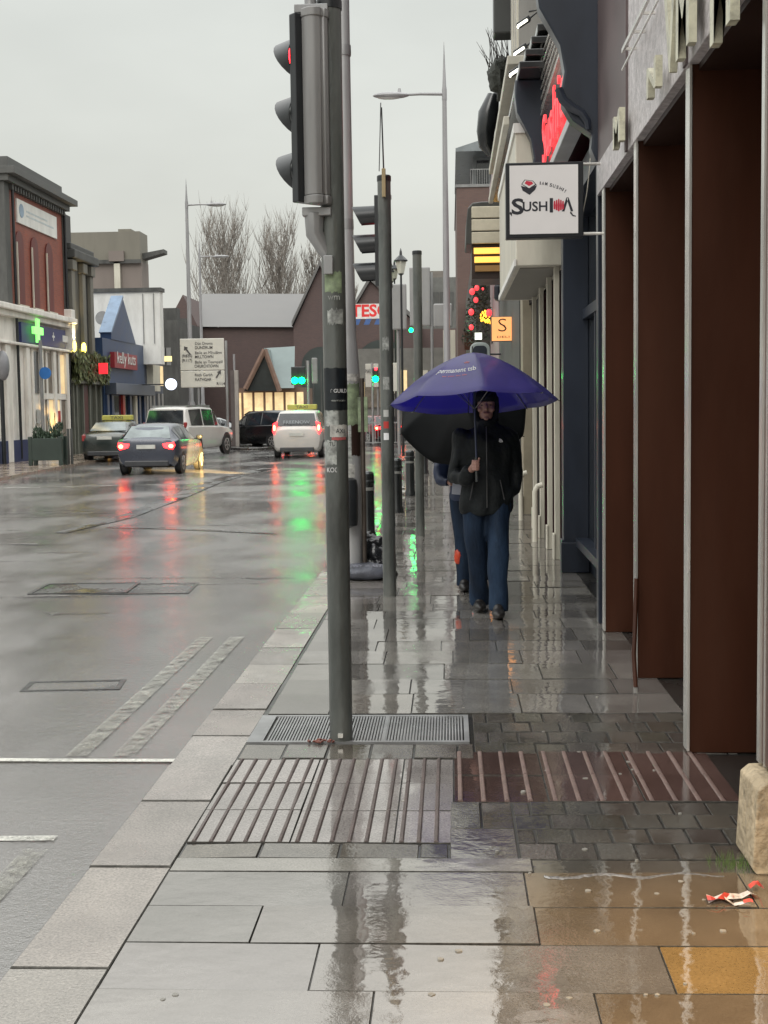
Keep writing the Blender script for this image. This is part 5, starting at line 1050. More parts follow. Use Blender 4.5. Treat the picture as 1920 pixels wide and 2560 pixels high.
# ================================================================ cars
def loft(st, nseg=1):
    """st: list of (y, zb, zbelt, wbelt, ztop, wtop, wlow); returns rings"""
    rings = []
    for (y, zb, zs, w, zt, wt, wl) in st:
        rings.append([(0, y, zb), (wl*.9, y, zb), (wl, y, zb+.10), (w*1.0, y, (zb+zs)*.5), (w*.985, y, zs-.03), (w*.955, y, zs), (wt+.02, y, zt-.07), (wt-.03, y, zt-.02), (wt*.6, y, zt), (0, y, zt+.005)])
    return rings
def car(name, label, paint, loc, rz, kind, roof_sign=None, lit=True, extra=None, group='cars on the road'):
    o = thing(name, label, 'car', loc, rz, group)
    if kind == 'hatch':
        L_, R_, tr = 3.95, .31, (-1.22, 1.26)
        st = [(-1.97, .42, .80, .66, .84, .60, .62), (-1.93, .30, .92, .80, .97, .70, .74), (-1.72, .22, .97, .86, 1.08, .66, .80), (-1.50, .20, .97, .87, 1.30, .58, .82), (-1.28, .18, .96, .87, 1.385, .57, .83), (-.6, .18, .95, .87, 1.42, .58, .84), (.1, .18, .94, .87, 1.40, .57, .84), (.45, .18, .93, .87, 1.28, .56, .84), (.95, .18, .92, .86, .97, .66, .83), (1.4, .18, .86, .85, .90, .62, .82), (1.8, .22, .76, .78, .80, .5, .74), (1.97, .35, .62, .55, .64, .4, .5)]
        rw, sw, wr = (2, 4), (3, 8), .32
    elif kind == 'saloon':
        st = [(-2.3, .42, .84, .70, .88, .62, .66), (-2.25, .30, .95, .80, .99, .72, .76), (-1.9, .22, 1.0, .88, 1.04, .72, .82), (-1.65, .20, 1.0, .89, 1.08, .66, .84), (-1.2, .18, .97, .89, 1.36, .58, .85), (-.5, .18, .96, .89, 1.44, .58, .85), (.1, .18, .95, .89, 1.43, .57, .85), (.5, .18, .94, .89, 1.30, .56, .85), (1.05, .18, .93, .88, .98, .66, .84), (1.6, .18, .87, .87, .91, .62, .83), (2.1, .22, .76, .78, .80, .5, .74), (2.3, .35, .62, .55, .64, .4, .5)]
        rw, sw, wr, tr = (3, 4), (4, 8), .33, (-1.4, 1.45)
    elif kind == 'mpv':
        st = [(-2.2, .42, .9, .74, 1.0, .68, .68), (-2.16, .32, 1.05, .84, 1.12, .76, .78), (-2.05, .26, 1.08, .88, 1.3, .72, .82), (-1.88, .24, 1.08, .90, 1.62, .66, .84), (-1.7, .22, 1.07, .90, 1.70, .66, .85), (-.6, .2, 1.05, .90, 1.74, .67, .85), (.4, .2, 1.02, .90, 1.68, .65, .85), (.8, .2, 1.0, .90, 1.5, .62, .85), (1.3, .2, .98, .89, 1.06, .68, .84), (1.8, .2, .9, .87, .95, .62, .82), (2.15, .3, .75, .7, .78, .5, .64)]
        rw, sw, wr, tr = (2, 3), (4, 8), .34, (-1.35, 1.4)
    else:   # suv
        st = [(-2.4, .55, 1.05, .82, 1.1, .78, .76), (-2.36, .42, 1.15, .92, 1.22, .86, .86), (-2.3, .36, 1.18, .95, 1.4, .80, .88), (-2.15, .34, 1.18, .96, 1.84, .76, .9), (-2.0, .33, 1.17, .96, 1.90, .76, .9), (-.8, .32, 1.16, .96, 1.93, .77, .91), (.3, .32, 1.14, .96, 1.90, .76, .91), (.65, .32, 1.13, .96, 1.76, .73, .91), (1.1, .32, 1.12, .95, 1.18, .80, .9), (1.8, .32, 1.06, .94, 1.12, .74, .88), (2.25, .36, .95, .88, .98, .62, .8), (2.4, .5, .8, .7, .82, .5, .6)]
        rw, sw, wr, tr = (2, 3), (4, 8), .40, (-1.45, 1.45)
    R = loft(st); b = MB(); n = len(R[0])
    full = []
    for r in R: full.append([Vector(p) for p in r]+[Vector((-p[0], p[1], p[2])) for p in r[-2:0:-1]])
    m_ = len(full[0])
    for r in full: b.v += r
    for i in range(len(full)-1):
        for j in range(m_): a = i*m_+j; c = i*m_+(j+1) % m_; b.f.append((a, c, c+m_, a+m_))
    b.f.append(tuple(range(m_))); b.f.append(tuple((len(full)-1)*m_+j for j in range(m_)))
    body = b.build('body', paint, o, smooth=True, local=True)
    # glass panels sit just proud of the body between belt and roof
    def patch(i0, i1, j0, j1, sgn, ins=.05, off=.012, zi=.12):
        A, B, C_, D_ = full[i0][j0], full[i1][j0], full[i1][j1], full[i0][j1]
        g = [A.lerp(C_, ins), B.lerp(D_, ins), C_.lerp(A, ins), D_.lerp(B, ins)]
        nn = (g[1]-g[0]).cross(g[3]-g[0]).normalized(); cen = sum(g, Vector())/4
        if nn.dot(cen-Vector((0, cen.y, .9))) < 0: nn = -nn
        return [p+nn*off for p in g]
    for i in range(sw[0], sw[1]-1):
        for sgn in (1, -1):
            j0, j1 = (5, 6) if sgn == 1 else (m_-5, m_-6)
            MB().add(patch(i, i+1, j0, j1, sgn, .045), [(0, 1, 2, 3)]).build('side_window', m_glass, o, local=True)
    i0, i1 = rw
    ya_, yb_ = st[i0][0], st[i1][0]; za, zb2 = st[i0][4], st[i1][4]; wa, wb = st[i0][5], st[i1][5]
    t0 = -.02 if kind in ('mpv', 'suv') else .02
    P = lambda t, s_: Vector((s_*(wa+(wb-wa)*t)*.97, ya_+(yb_-ya_)*t-.03, za+(zb2-za)*t-.005))
    if kind == 'hatch': rg = [(-.66, -1.80, 1.0), (.66, -1.80, 1.0), (.52, -1.40, 1.335), (-.52, -1.40, 1.335)]
    elif kind == 'saloon': rg = [(-.64, -1.72, 1.09), (.64, -1.72, 1.09), (.53, -1.24, 1.375), (-.53, -1.24, 1.375)]
    elif kind == 'mpv': rg = [(-.72, -2.12, 1.16), (.72, -2.12, 1.16), (.62, -1.90, 1.60), (-.62, -1.90, 1.60)]
    else: rg = [(-.78, -2.35, 1.24), (.78, -2.35, 1.24), (.70, -2.175, 1.78), (-.70, -2.175, 1.78)]
    gm = pm('rear_glass_bright', (.22, .25, .25), .15, 0, .2, 2) if kind in ('hatch', 'saloon') and extra != 'dark' else m_glass
    rg2 = [Vector(p) for p in rg]; sh = .02
    MB().add([p+Vector((0, -.035, .012)) for p in rg2]+[p+Vector((0, .02, -.01)) for p in rg2], [(0, 1, 2, 3), (4, 7, 6, 5), (0, 4, 5, 1), (1, 5, 6, 2), (2, 6, 7, 3), (3, 7, 4, 0)]).build('rear_window', gm, o, local=True)
    # windscreen
    k = [i for i, s_ in enumerate(st) if s_[0] > 0 and s_[4] < st[i-1][4]-.15][0]
    ws = MB(); ws.add([Vector((-st[k][5], st[k][0], st[k][4]+.03)), Vector((st[k][5], st[k][0], st[k][4]+.03)), Vector((st[k-1][5]*.95, st[k-1][0], st[k-1][4]+.03)), Vector((-st[k-1][5]*.95, st[k-1][0], st[k-1][4]+.03))], [(0, 1, 2, 3)]); ws.build('windscreen', m_glass, o, local=True)
    W_ = max(s_[3] for s_ in st); yr = st[1][0]
    for x in (-1, 1):
        for y in tr:
            wh = MB().lathe([(wr*.55, -.10), (wr*.95, -.10), (wr, -.07), (wr, .07), (wr*.95, .10), (wr*.55, .10)], (0, 0, 0), 22).xf(Matrix.Translation((x*(W_-.10), y, wr)) @ Matrix.Rotation(PI/2, 4, 'Y'))
            w0 = wh.build('wheel', m_tyre, o, smooth=True, local=True)
            rm = MB().lathe([(wr*.64, -.02), (wr*.62, .01), (wr*.2, -.01), (.01, .0)], (0, 0, 0), 22)
            for s_ in range(5): an = 2*PI*s_/5; rm.rbox((math.cos(an)*wr*.35, math.sin(an)*wr*.35, .012), (wr*.6, .05, .02), Matrix.Rotation(an, 3, 'Z'))
            rmo = rm.xf(Matrix.Translation((x*(W_-.005), y, wr)) @ Matrix.Rotation(PI/2*x, 4, 'Y')).build('rim', m_rim, w0, smooth=True, local=True)
            ar = MB().lathe([(wr*1.16, -.004), (wr*1.16, .004)], (0, 0, 0), 22).xf(Matrix.Translation((x*(W_-.012), y, wr+.02)) @ Matrix.Rotation(PI/2, 4, 'Y')).build('wheel_arch', m_black, o, local=True)
    tl = {'hatch': (.60, .80, .80), 'saloon': (.66, .88, .80), 'mpv': (.72, 1.12, .83), 'suv': (.80, 1.25, .90)}[kind]
    for x in (-1, 1):
        if kind == 'hatch':
            g = MB().prism([(x*.46, .86), (x*.78, .90), (x*.80, .80), (x*.74, .70), (x*.62, .72), (x*.50, .76)], 'xz', yr-.06, yr+.06)
            t_ = g.build('tail_lamp', m_tail if lit else m_red, o, local=True, bevel=.01)
            MB().ell((x*.70, yr-.06, .795), (.06, .015, .05), 12, 6).build('lamp_core', m_tailc, t_, local=True)
        elif kind == 'mpv':
            t_ = MB().prism([(x*.70, 1.32), (x*.84, 1.26), (x*.88, .96), (x*.80, .86), (x*.76, 1.05)], 'xz', yr-.05, yr+.12).build('tail_lamp', m_tail if lit else m_red, o, local=True, bevel=.01)
            if lit: MB().ell((x*.80, yr-.05, 1.10), (.04, .02, .1), 12, 6).build('lamp_core', m_tailc, t_, local=True)
        else:
            zc_ = tl[1]; MB().box(x*(tl[0]), yr-.04, zc_-.13, x*(tl[2]), yr+.1, zc_+.08).build('tail_lamp', m_tail if lit else pm('tail_unlit', (.28, .03, .03), .3), o, local=True, bevel=.02)
    zp = {'hatch': .78, 'saloon': .86, 'mpv': .86, 'suv': .82}[kind]
    pl_ = MB().box(-.26, yr-.075, zp-.055, .26, yr-.04, zp+.055).build('number_plate', pm('plate', (.5, .5, .46), .5), o, local=True)
    if kind == 'suv': MB().box(-.2, yr-.2, .62, .2, yr-.05, .70).box(-.85, yr-.14, .46, .85, yr+.02, .6).build('rear_bumper', m_dkgrey, o, local=True, bevel=.02)
    else: MB().box(-.62, yr-.05, .24, .62, yr+.1, .40).build('rear_bumper', pm('bumper_dark', (.03, .032, .036), .4), o, local=True, bevel=.03)
    for x in (-1, 1): MB().ell((x*(W_+.08), .62 if kind != 'suv' else .85, st[5][2]+.05), (.10, .06, .075), 10, 6).build('mirror', m_black if kind != 'mpv' else paint, o, local=True, smooth='all')
    if roof_sign:
        zt = max(s_[4] for s_ in st)
        MB().box(-.55, -.35, zt+.01, .55, -.05, zt+.20).build('roof_sign', pm('taxi_sign_yellow', (.42, .39, .08), .5), o, local=True, bevel=.03)
        XF_ = XF[o.name]; text('TAXI', .15, m_sx, o, XF_ @ Matrix.Translation((0, -.355, zt+.105)) @ FACE.to_4x4(), fit=.45)
    if kind == 'suv': MB().box(-.72, -1.9, 1.90, -.68, .3, 1.98).box(.68, -1.9, 1.90, .72, .3, 1.98).box(-.7, -1.5, 1.93, .7, -1.44, 1.97).box(-.7, -.3, 1.93, .7, -.24, 1.97).build('roof_bars', m_galv, o, local=True)
    return o
pt_ = lambda n, c, r=.28, m=.3: pm(n, c, r, m, .06, 1, coat=.7)
def cpos(px0, px1, py, Y, L_): a, b_ = D(px0, py, Y), D(px1, py, Y); return ((a.x+b_.x)/2, Y+L_/2, -.08)
a1 = car('hatchback', 'dark blue-grey hatchback with glowing red tail lamps and gold light on its wheels', pt_('paint_blue_grey', (.035, .042, .062)), cpos(250, 388, 1000, 36.0, 3.95), math.radians(-1), 'hatch')
# amber glints on its flank come from a stand-in spot, no headlights modelled
a2 = car('taxi', 'dark green taxi saloon with yellow roof sign parked beyond the planter', pt_('paint_dark_green', (.02, .028, .026)), cpos(162, 284, 950, 45.5, 4.6), math.radians(1), 'saloon', roof_sign=True, lit=False)
a3 = car('off_roader', 'big white four-wheel drive with roof bars beyond the dark hatchback', pt_('paint_white', (.50, .48, .45), .35, 0), (D(385, 900, 50).x, 52.3, -.08), math.radians(-13), 'suv', lit=False)
a4 = car('people_carrier', 'silver white people carrier taxi with lit tail lamps left of the nearest pole', pt_('paint_silver', (.46, .44, .41), .35, .1), cpos(592, 690, 950, 47.3, 4.4), 0, 'mpv', roof_sign=True)
v = D(640, 915, 47.2); text('FREENOW', .16, pm('window_print', (.35, .38, .40), .5), a4, Matrix.Translation((a4.location.x, 47.37, 1.22)) @ Matrix.Rotation(math.radians(28), 4, 'X').inverted() @ FACE.to_4x4() if False else MF((a4.location.x, 47.30, 1.22)), fit=.95)
a5 = car('estate_car', 'black car crossing between the island totem and the silver people carrier', pt_('paint_black', (.012, .013, .014)), (D(562, 900, 60).x, 61.5, -.08), math.radians(52), 'mpv', extra='dark')
a6 = car('silver_car', 'pale silver car half hidden behind the island totem', pt_('paint_pale', (.30, .31, .31), .3, .2), (D(500, 900, 66).x-1.2, 68, -.08), math.radians(-60), 'hatch', lit=False)
a7 = car('red_car', 'dim red car glimpsed between the two near poles', pt_('paint_red', (.16, .015, .02)), (D(798, 900, 62).x, 66.5, -.08), math.radians(25), 'hatch', extra='dark')
a8 = car('grey_car', 'light grey car queuing far off behind the black car', pt_('paint_grey', (.22, .23, .23), .3, .2), (D(560, 880, 76).x, 77, -.08), math.radians(80), 'mpv', lit=False)
# ================================================================ people
def etube(mb, rings, n=24):
    k = len(mb.v)
    for (x, y, z, rx, ry) in rings:
        for j in range(n): an = 2*PI*j/n; mb.v.append(Vector((x+rx*math.cos(an), y+ry*math.sin(an), z)))
    for i in range(len(rings)-1):
        for j in range(n): a = k+i*n+j; b_ = k+i*n+(j+1) % n; mb.f.append((a, b_, b_+n, a+n))
    mb.f.append(tuple(k+j for j in range(n))[::-1]); mb.f.append(tuple(k+(len(rings)-1)*n+j for j in range(n)))
    return mb
def organic(mb, voxel=.012, smooth=4, disp=0, dscale=1, seed=0):
    """melt overlapping volumes into one continuous skin"""
    me = bpy.data.meshes.new('o'); me.from_pydata([tuple(v) for v in mb.v], [], mb.f)
    bm = bmesh.new(); bm.from_mesh(me); bmesh.ops.recalc_face_normals(bm, faces=bm.faces); bm.to_mesh(me); bm.free()
    o = bpy.data.objects.new('o', me); COL.objects.link(o)
    r = o.modifiers.new('r', 'REMESH'); r.mode = 'VOXEL'; r.voxel_size = voxel
    if smooth: s_ = o.modifiers.new('s', 'SMOOTH'); s_.iterations = smooth; s_.factor = .5
    me2 = bpy.data.meshes.new_from_object(o.evaluated_get(bpy.context.evaluated_depsgraph_get()))
    b = MB(); me2.update()
    vs = []
    for v in me2.vertices:
        p = v.co.copy()
        if disp: p += v.normal*disp*noise.noise(Vector((p.x*dscale, p.y*dscale, p.z*dscale*.45+seed)))
        vs.append(p)
    b.add(vs, [tuple(p.vertices) for p in me2.polygons]); bpy.data.objects.remove(o)
    return b
m_skin = pm('skin', (.31, .17, .135), .45, 0, .08, 12)
m_jack = pm('black_jacket', (.006, .008, .009), .6, 0, .25, 6, bump=.5, bs=22, spec=.22)
m_jean = pm('wet_blue_jeans', (.008, .018, .038), .7, 0, .35, 5, bump=.3, bs=80, dirt=(.032, .062, .11), damt=.6, ds=3.5, streak=4, spec=.2)
m_shoe = pm('dark_shoe', (.015, .013, .012), .4, 0, .2, 8)
m_blue = pm('dark_blue_jacket', (.012, .022, .06), .5, 0, .25, 5, bump=.3, bs=25)
m_hood = pm('black_hood', (.008, .010, .014), .8, 0, .2, 10, bump=.4, bs=50, spec=.15)
def shoe(c, lift=0):
    b = MB(); x, y, z = c
    b.ell((x, y+.03, z+.05), (.048, .06, .06), 14, 10); b.ell((x, y-.11, z+.04), (.053, .125, .042), 16, 10); b.ell((x, y-.03, z+.065), (.050, .095, .058), 14, 10); b.ell((x, y+.005, z+.115), (.050, .062, .055), 14, 10)
    return b
def person(name, label, P0, arms, legs, mats, hand=None, faceskin=True):
    t = thing(name, label, 'person', P0, 0)
    x0, y0 = P0[0], P0[1]
    def A(p): return Vector((x0+p[0], y0+p[1], p[2]))
    b = MB()
    etube(b, [(x0, y0, .86, .13, .09), (x0, y0, .98, .145, .10), (x0, y0, 1.12, .13, .09), (x0, y0-.01, 1.3, .155, .10), (x0, y0, 1.42, .15, .085), (x0, y0, 1.48, .06, .06), (x0, y0-.01, 1.56, .052, .055), (x0, y0-.015, 1.62, .05, .055)])
    b.ell(A((0, -.012, 1.675)), (.076, .096, .112), 20, 14); b.ell(A((0, -.045, 1.598)), (.055, .058, .055), 16, 10); b.ell(A((0, -.11, 1.652)), (.012, .024, .026), 10, 8); b.ell(A((0, -.118, 1.638)), (.016, .017, .012), 10, 8)
    b.ell(A((0, -.10, 1.607)), (.026, .012, .009), 10, 6); b.ell(A((0, -.092, 1.563)), (.022, .018, .016), 10, 6)
    for s_ in (-1, 1): b.ell(A((s_*.078, .0, 1.65)), (.012, .022, .032), 8, 8); b.ell(A((s_*.034, -.094, 1.690)), (.026, .016, .009), 10, 6); b.ell(A((s_*.045, -.078, 1.635)), (.024, .022, .024), 10, 8)
    for arm in arms: b.tube([A(p) for p in arm], [.05, .042, .034, .026], 12)
    for lg in legs: b.tube([A(p) for p in lg], [.085, .055, .045, .035], 12); q = A(lg[-1]); b.ell(q+Vector((0, -.04, -.045)), (.03, .08, .022), 10, 8)
    if hand:
        hx, hy, hz = hand
        b.ell((hx-.022, hy+.028, hz), (.020, .030, .042), 14, 10)
        b.tube([A(arms[0][-1]), Vector((hx-.024, hy+.04, hz-.01))], [.027, .024], 12)
        for k, (ln, dz_) in enumerate(((.9, .034), (1.0, .012), (.95, -.010), (.78, -.031))):
            z_ = hz+dz_
            b.tube([(hx-.030, hy+.012, z_), (hx-.026, hy-.018, z_-.001), (hx-.006, hy-.030, z_-.002), (hx+.014*ln, hy-.024, z_-.002), (hx+.020*ln, hy-.004, z_-.003)], [.0105, .0102, .0098, .009, .008], 8)
        b.tube([(hx-.012, hy+.03, hz+.03), (hx+.012, hy+.02, hz+.046), (hx+.022, hy-.004, hz+.052), (hx+.016, hy-.020, hz+.054)], [.013, .0115, .010, .0085], 8)
    bd = organic(b, .0058, 2).build('body', m_skin, t, smooth='all')
    for s_ in (-1, 1): MB().ell(A((s_*.032, -.094, 1.668)), (.013, .008, .006), 10, 6).build('eye', pm('eye_dark', (.03, .02, .02), .3), t, smooth='all')
    MB().ell(A((0, -.1105, 1.606)), (.022, .005, .005), 10, 6).build('mouth', pm('lip', (.22, .08, .07), .5), t, smooth='all')
    # clothes
    j = MB()
    etube(j, [(x0, y0, .80, .20, .135), (x0, y0, .84, .212, .145), (x0, y0, 1.0, .21, .15), (x0, y0-.005, 1.15, .20, .14), (x0, y0-.01, 1.3, .215, .15), (x0, y0-.005, 1.40, .205, .135), (x0, y0, 1.46, .15, .11), (x0, y0, 1.51, .10, .09), (x0, y0-.01, 1.555, .082, .085)])
    for arm in arms:
        e_ = A(arm[-1]); w_ = A(arm[-2]); d = (e_-w_)
        sx_ = math.copysign(.10, arm[0][0]); j.tube([A((sx_, 0, 1.43)), A(arm[0])+Vector((0, 0, -.01)), A(arm[0]).lerp(A(arm[1]), .5), A(arm[1]), A(arm[2]), w_+d*(.72 if d.y < -.09 else 1.25)], [.07, .080, .082, .074, .064, .050], 16); j.ell(A(arm[0])+Vector((-sx_*.15, 0, -.005)), (.085, .085, .08), 14, 10)
    j.ell((x0, y0+.01, 1.43), (.20, .11, .07), 18, 10)
    jk = organic(j, .011, 5, disp=.030, dscale=10, seed=P0[1]).build('jacket', mats[0], t, smooth='all')
    j2 = MB()
    etube(j2, [(x0, y0, .80, .15, .11), (x0, y0, .9, .175, .12), (x0, y0, 1.0, .16, .11)])
    for lg in legs: j2.tube([A(lg[0]), A(lg[1]), A(lg[2]), A(lg[3])+Vector((0, -.01, -.055))], [.108, .084, .074, .082], 16)
    organic(j2, .011, 4, disp=.020, dscale=9, seed=3).build('jeans', mats[1], t, smooth='all')
    for lg in legs: q = A(lg[-1]); organic(shoe((q.x, q.y, max(0, q.z-.10))), .008, 2).build('shoe', m_shoe, t, smooth='all')
    h = MB(); h.ell(A((0, .03, 1.665)), (.098, .10, .135), 22, 16); h.ell(A((0, -.012, 1.735)), (.092, .112, .068), 22, 14); h.ell(A((0, .04, 1.56)), (.105, .09, .07), 18, 12)
    for s_ in (-1, 1): h.tube([A((s_*.082, -.03, 1.73)), A((s_*.088, -.04, 1.65)), A((s_*.075, -.045, 1.57)), A((s_*.04, -.06, 1.535))], [.022, .022, .022, .02], 10)
    organic(h, .008, 3, disp=.008, dscale=12).build('hood', mats[2], t, smooth='all')
    return t
XM, YM = .285, 10.58
HAND = (.202, 10.25, 1.205)
man = person('person', 'man in black hooded jacket and blue jeans walking, holding up the purple umbrella', (XM, YM, 0),
    [[(-.19, 0, 1.41), (-.235, .02, 1.10), (-.16, -.16, 1.10), (HAND[0]-.03-XM, HAND[1]+.06-YM, 1.185)], [(.185, 0, 1.41), (.215, .05, 1.13), (.20, .0, 1.0), (.15, -.05, .93)]],
    [[(-.088, .0, .88), (-.085, .0, .50), (-.075, .06, .28), (-.06, .14, .11)], [(.09, 0, .88), (.088, -.13, .49), (.082, -.17, .28), (.078, -.20, .10)]],
    (m_jack, m_jean, m_hood), hand=HAND)
MB().tube([(XM+.0, YM-.098, 1.50), (XM+.0, YM-.155, 1.38), (XM, YM-.172, 1.2), (XM, YM-.166, 1.0), (XM, YM-.155, .86)], .005, 6).build('zip', pm('dull_zip', (.05, .05, .05), .35), man)
for x_, a_ in ((-.12, .2), (.12, -.2)): MB().rbox((XM+x_, YM-.150, 1.0), (.008, .02, .16), Matrix.Rotation(a_, 3, 'Y')).build('pocket_seam', pm('seam', (.02, .02, .022), .5), man)
lg_ = MB()
for k in range(3):
    c = Vector((XM+.105, YM-.158, 1.385)); r_ = .012+.009*k
    pts = [c+Vector((-.01+r_*math.cos(t), -.004-.002*k, -.012+r_*math.sin(t))) for t in (.15, .5, .85, 1.2, 1.5)]
    lg_.tube(pts, .003, 5)
lg_.build('chest_mark', m_stwhite, man)
p2_ = person('person', 'half hidden person in dark blue jacket behind the man, under a black umbrella', (.185, 12.0, 0),
    [[(-.19, 0, 1.41), (-.27, .02, 1.14), (-.25, -.10, 1.0), (-.17, -.20, .98)], [(.19, 0, 1.41), (.23, .02, 1.14), (.14, -.18, 1.20), (.06, -.26, 1.28)]],
    [[(-.088, .0, .88), (-.085, -.08, .50), (-.08, -.09, .28), (-.07, -.06, .10)], [(.09, 0, .88), (.088, .0, .49), (.082, .08, .28), (.078, .14, .12)]],
    (m_blue, m_jean, m_hood), hand=None)
# umbrellas
def fabric(name, col, tl):
    m = pm(name, col, .42, 0, .15, 4, coat=.35 if tl[2] > .1 else 0, bump=.15, bs=120, spec=.5 if tl[2] > .1 else .15)
    nt = m.node_tree; N = nt.nodes; L = nt.links; o_ = [n for n in N if n.type == 'OUTPUT_MATERIAL'][0]; b = N['Principled BSDF']
    t = N.new('ShaderNodeBsdfTranslucent'); t.inputs[0].default_value = (*tl, 1); mx = N.new('ShaderNodeMixShader'); mx.inputs[0].default_value = .45
    L.new(b.outputs[0], mx.inputs[1]); L.new(t.outputs[0], mx.inputs[2]); L.new(mx.outputs[0], o_.inputs[0]); return m
def umbrella(label, grip, apex, R_, dep, off, fab, shaftm, handle=True, nr=8, textit=False):
    t = thing('umbrella', label, 'umbrella', tuple(apex), 0)
    ax = (Vector(apex)-Vector(grip)).normalized(); ux = Vector((1, 0, 0)); ux = (ux-ax*ux.dot(ax)).normalized(); uy = ax.cross(ux)
    def pt(an, r, o_=0):
        fr = ((an-off)/(2*PI/nr)) % 1; sc = 1-.06*math.sin(PI*fr)*(r/R_)**2
        sag = .018*math.sin(PI*fr)*(r/R_)
        rr = r*sc; h_ = -dep*(.12*(r/R_)+.88*(r/R_)**1.75)-sag+o_
        return Vector(apex)+ax*h_+ux*(rr*math.cos(an))+uy*(rr*math.sin(an))
    b = MB(); na, nq = nr*8, 14
    for lay in (0, 1):
        for i in range(nq+1):
            for j in range(na): b.v.append(pt(off+2*PI*j/na, max(.006, R_*i/nq), -.0025*lay))
    for lay in (0, 1):
        k = lay*(nq+1)*na
        for i in range(nq):
            for j in range(na): a = k+i*na+j; c = k+i*na+(j+1) % na; b.f.append((a, c, c+na, a+na))
    for j in range(na): a = nq*na+j; c = nq*na+(j+1) % na; b.f.append((a, c, c+(nq+1)*na, a+(nq+1)*na))
    b.build('canopy', fab, t, smooth='all')
    for k in range(nr):
        an = off+2*PI*k/nr
        MB().tube([pt(an, R_*q/8, -.010) for q in range(1, 9)]+[pt(an, R_*1.02, .004)], .0035, 6).build('rib', m_blackm, t, smooth=True)
        m_ = pt(an, R_*.5, -.012); MB().tube([Vector(apex)-ax*(dep*1.15), m_], .0025, 5).build('strut', m_blackm, t)
    MB().cyl(Vector(grip)-ax*.10, Vector(apex)-ax*.01, .0075).build('shaft', shaftm, t, smooth=True)
    MB().cyl(Vector(apex)-ax*.01, Vector(apex)+ax*.05, .008, .004).build('ferrule', m_blackm, t, smooth=True)
    MB().tube([Vector(grip)+ax*.06, Vector(grip)-ax*.13], [.013, .014], 12).build('handle', m_blackm, t, smooth=True)
    if textit:
        def ct(s_, size, an0, r0, mat, fit, o_=.003, mir=False, bold=0):
            tm = text(s_, size, mat, t, Matrix(), ext=.0, fit=fit, bold=bold)
            Mi = XF[t.name]
            for v in tm.data.vertices:
                q = Mi @ v.co; x_ = -q.x if mir else q.x
                v.co = Mi.inverted() @ pt(an0+x_/r0, r0-q.y, o_)
        a0 = math.radians(-90-19)
        ct('permanent tsb', .078, a0, R_*.64, pm('umbrella_white', (.75, .75, .78), .5), .30, bold=.015)
        ct('*', .075, a0+.16, R_*.52, pm('umbrella_orange', (.75, .18, .08), .5), .045, bold=.03)
        ct('for you, for life', .02, a0, R_*.735, MATS['umbrella_orange'], .20)
        ct('permanent tsb', .062, math.radians(90+18), R_*.66, MATS['umbrella_white'], .27, o_=-.004)
        ct('*', .075, math.radians(90+26), R_*.52, MATS['umbrella_orange'], .045, o_=-.004, bold=.03)
    return t
apx = D(1021, 762, 10.36)
umbrella('wide purple umbrella with white lettering held up by the walking man', Vector(HAND), apx, .655, .385, math.radians(-90-19+22.5), fabric('purple_nylon', (.058, .048, .20), (.10, .085, .62)), pm('navy_shaft', (.02, .03, .07), .3), textit=True)
c2 = Vector((.10, 11.55, 1.76)); umbrella('black umbrella tilted forward behind the man, mostly covered by the purple one', c2+Vector((.05, .55, -.50)), c2+Vector((0, -.05, .02)), .58, .30, .3, fabric('black_nylon', (.010, .011, .012), (.01, .01, .01)), m_blackm)
# small things they carry
c = D(992, 1201, 11.9); b = MB().ell(c, (.045, .06, .085), 18, 12, .3, 2); b.tube([c+Vector((-.02, 0, .07)), c+Vector((0, 0, .17)), c+Vector((.02, 0, .07))], .004, 6)
tag(b.build('shopping_bag', pm('red_orange_bag', (.50, .05, .015), .4, 0, .3, 9), loc=tuple(c), smooth='all'), 'small red-orange bag hanging beside the hidden person by the jeans', 'bag')
c = D(987, 1050, 11.7); tag(MB().rbox(c, (.08, .02, .15), Matrix.Rotation(.1, 3, 'Y')).build('paper_bag', pm('pale_paper', (.30, .31, .36), .6), loc=tuple(c), bevel=.004), 'pale grey paper packet held at the left elbow level behind the man', 'packet')
# ================================================================ small things on the ground
g = G(1585, 1945, 0)
w_ = MB(); rn = random.Random(12)
def crumple(mb, pts, w, z, sd):
    rr = random.Random(sd)
    vs = []
    for (px, py) in pts:
        q = G(px, py, 0); vs += [Vector((q.x, q.y-w, z+rr.uniform(0, .018))), Vector((q.x, q.y+w, z+rr.uniform(.0, .02)))]
    mb.add(vs+[v+Vector((0, 0, -.002)) for v in vs], [(2*i, 2*i+1, 2*i+3, 2*i+2) for i in range(len(pts)-1)])
o = thing('food_wrapper', 'crumpled red and white food wrapper on the wet flags near the stone plinth', 'litter', (g.x, g.y, 0))
crumple(w_, [(1528, 1951), (1545, 1950), (1562, 1945), (1580, 1948), (1600, 1940), (1618, 1938), (1632, 1940)], .022, .006, 1); crumple(w_, [(1565, 1953), (1585, 1957), (1605, 1962), (1620, 1962)], .012, .004, 2)
w_.build('white_paper', pm('litter_white', (.6, .55, .52), .5, 0, .25, 40), o)
for a_ in (([(1527, 1952), (1536, 1954), (1550, 1953), (1566, 1949), (1584, 1946)], .013, .013, 3), ([(1618, 1930), (1630, 1922), (1640, 1924), (1648, 1938)], .02, .02, 4), ([(1606, 1963), (1620, 1962), (1626, 1964)], .008, .012, 5)):
    w_ = MB(); crumple(w_, *a_); w_.build('red_paper', pm('litter_red', (.60, .07, .05), .45, 0, .3, 30), o)
gr = MB(); g = G(1590, 1868, 0); rn = random.Random(4)
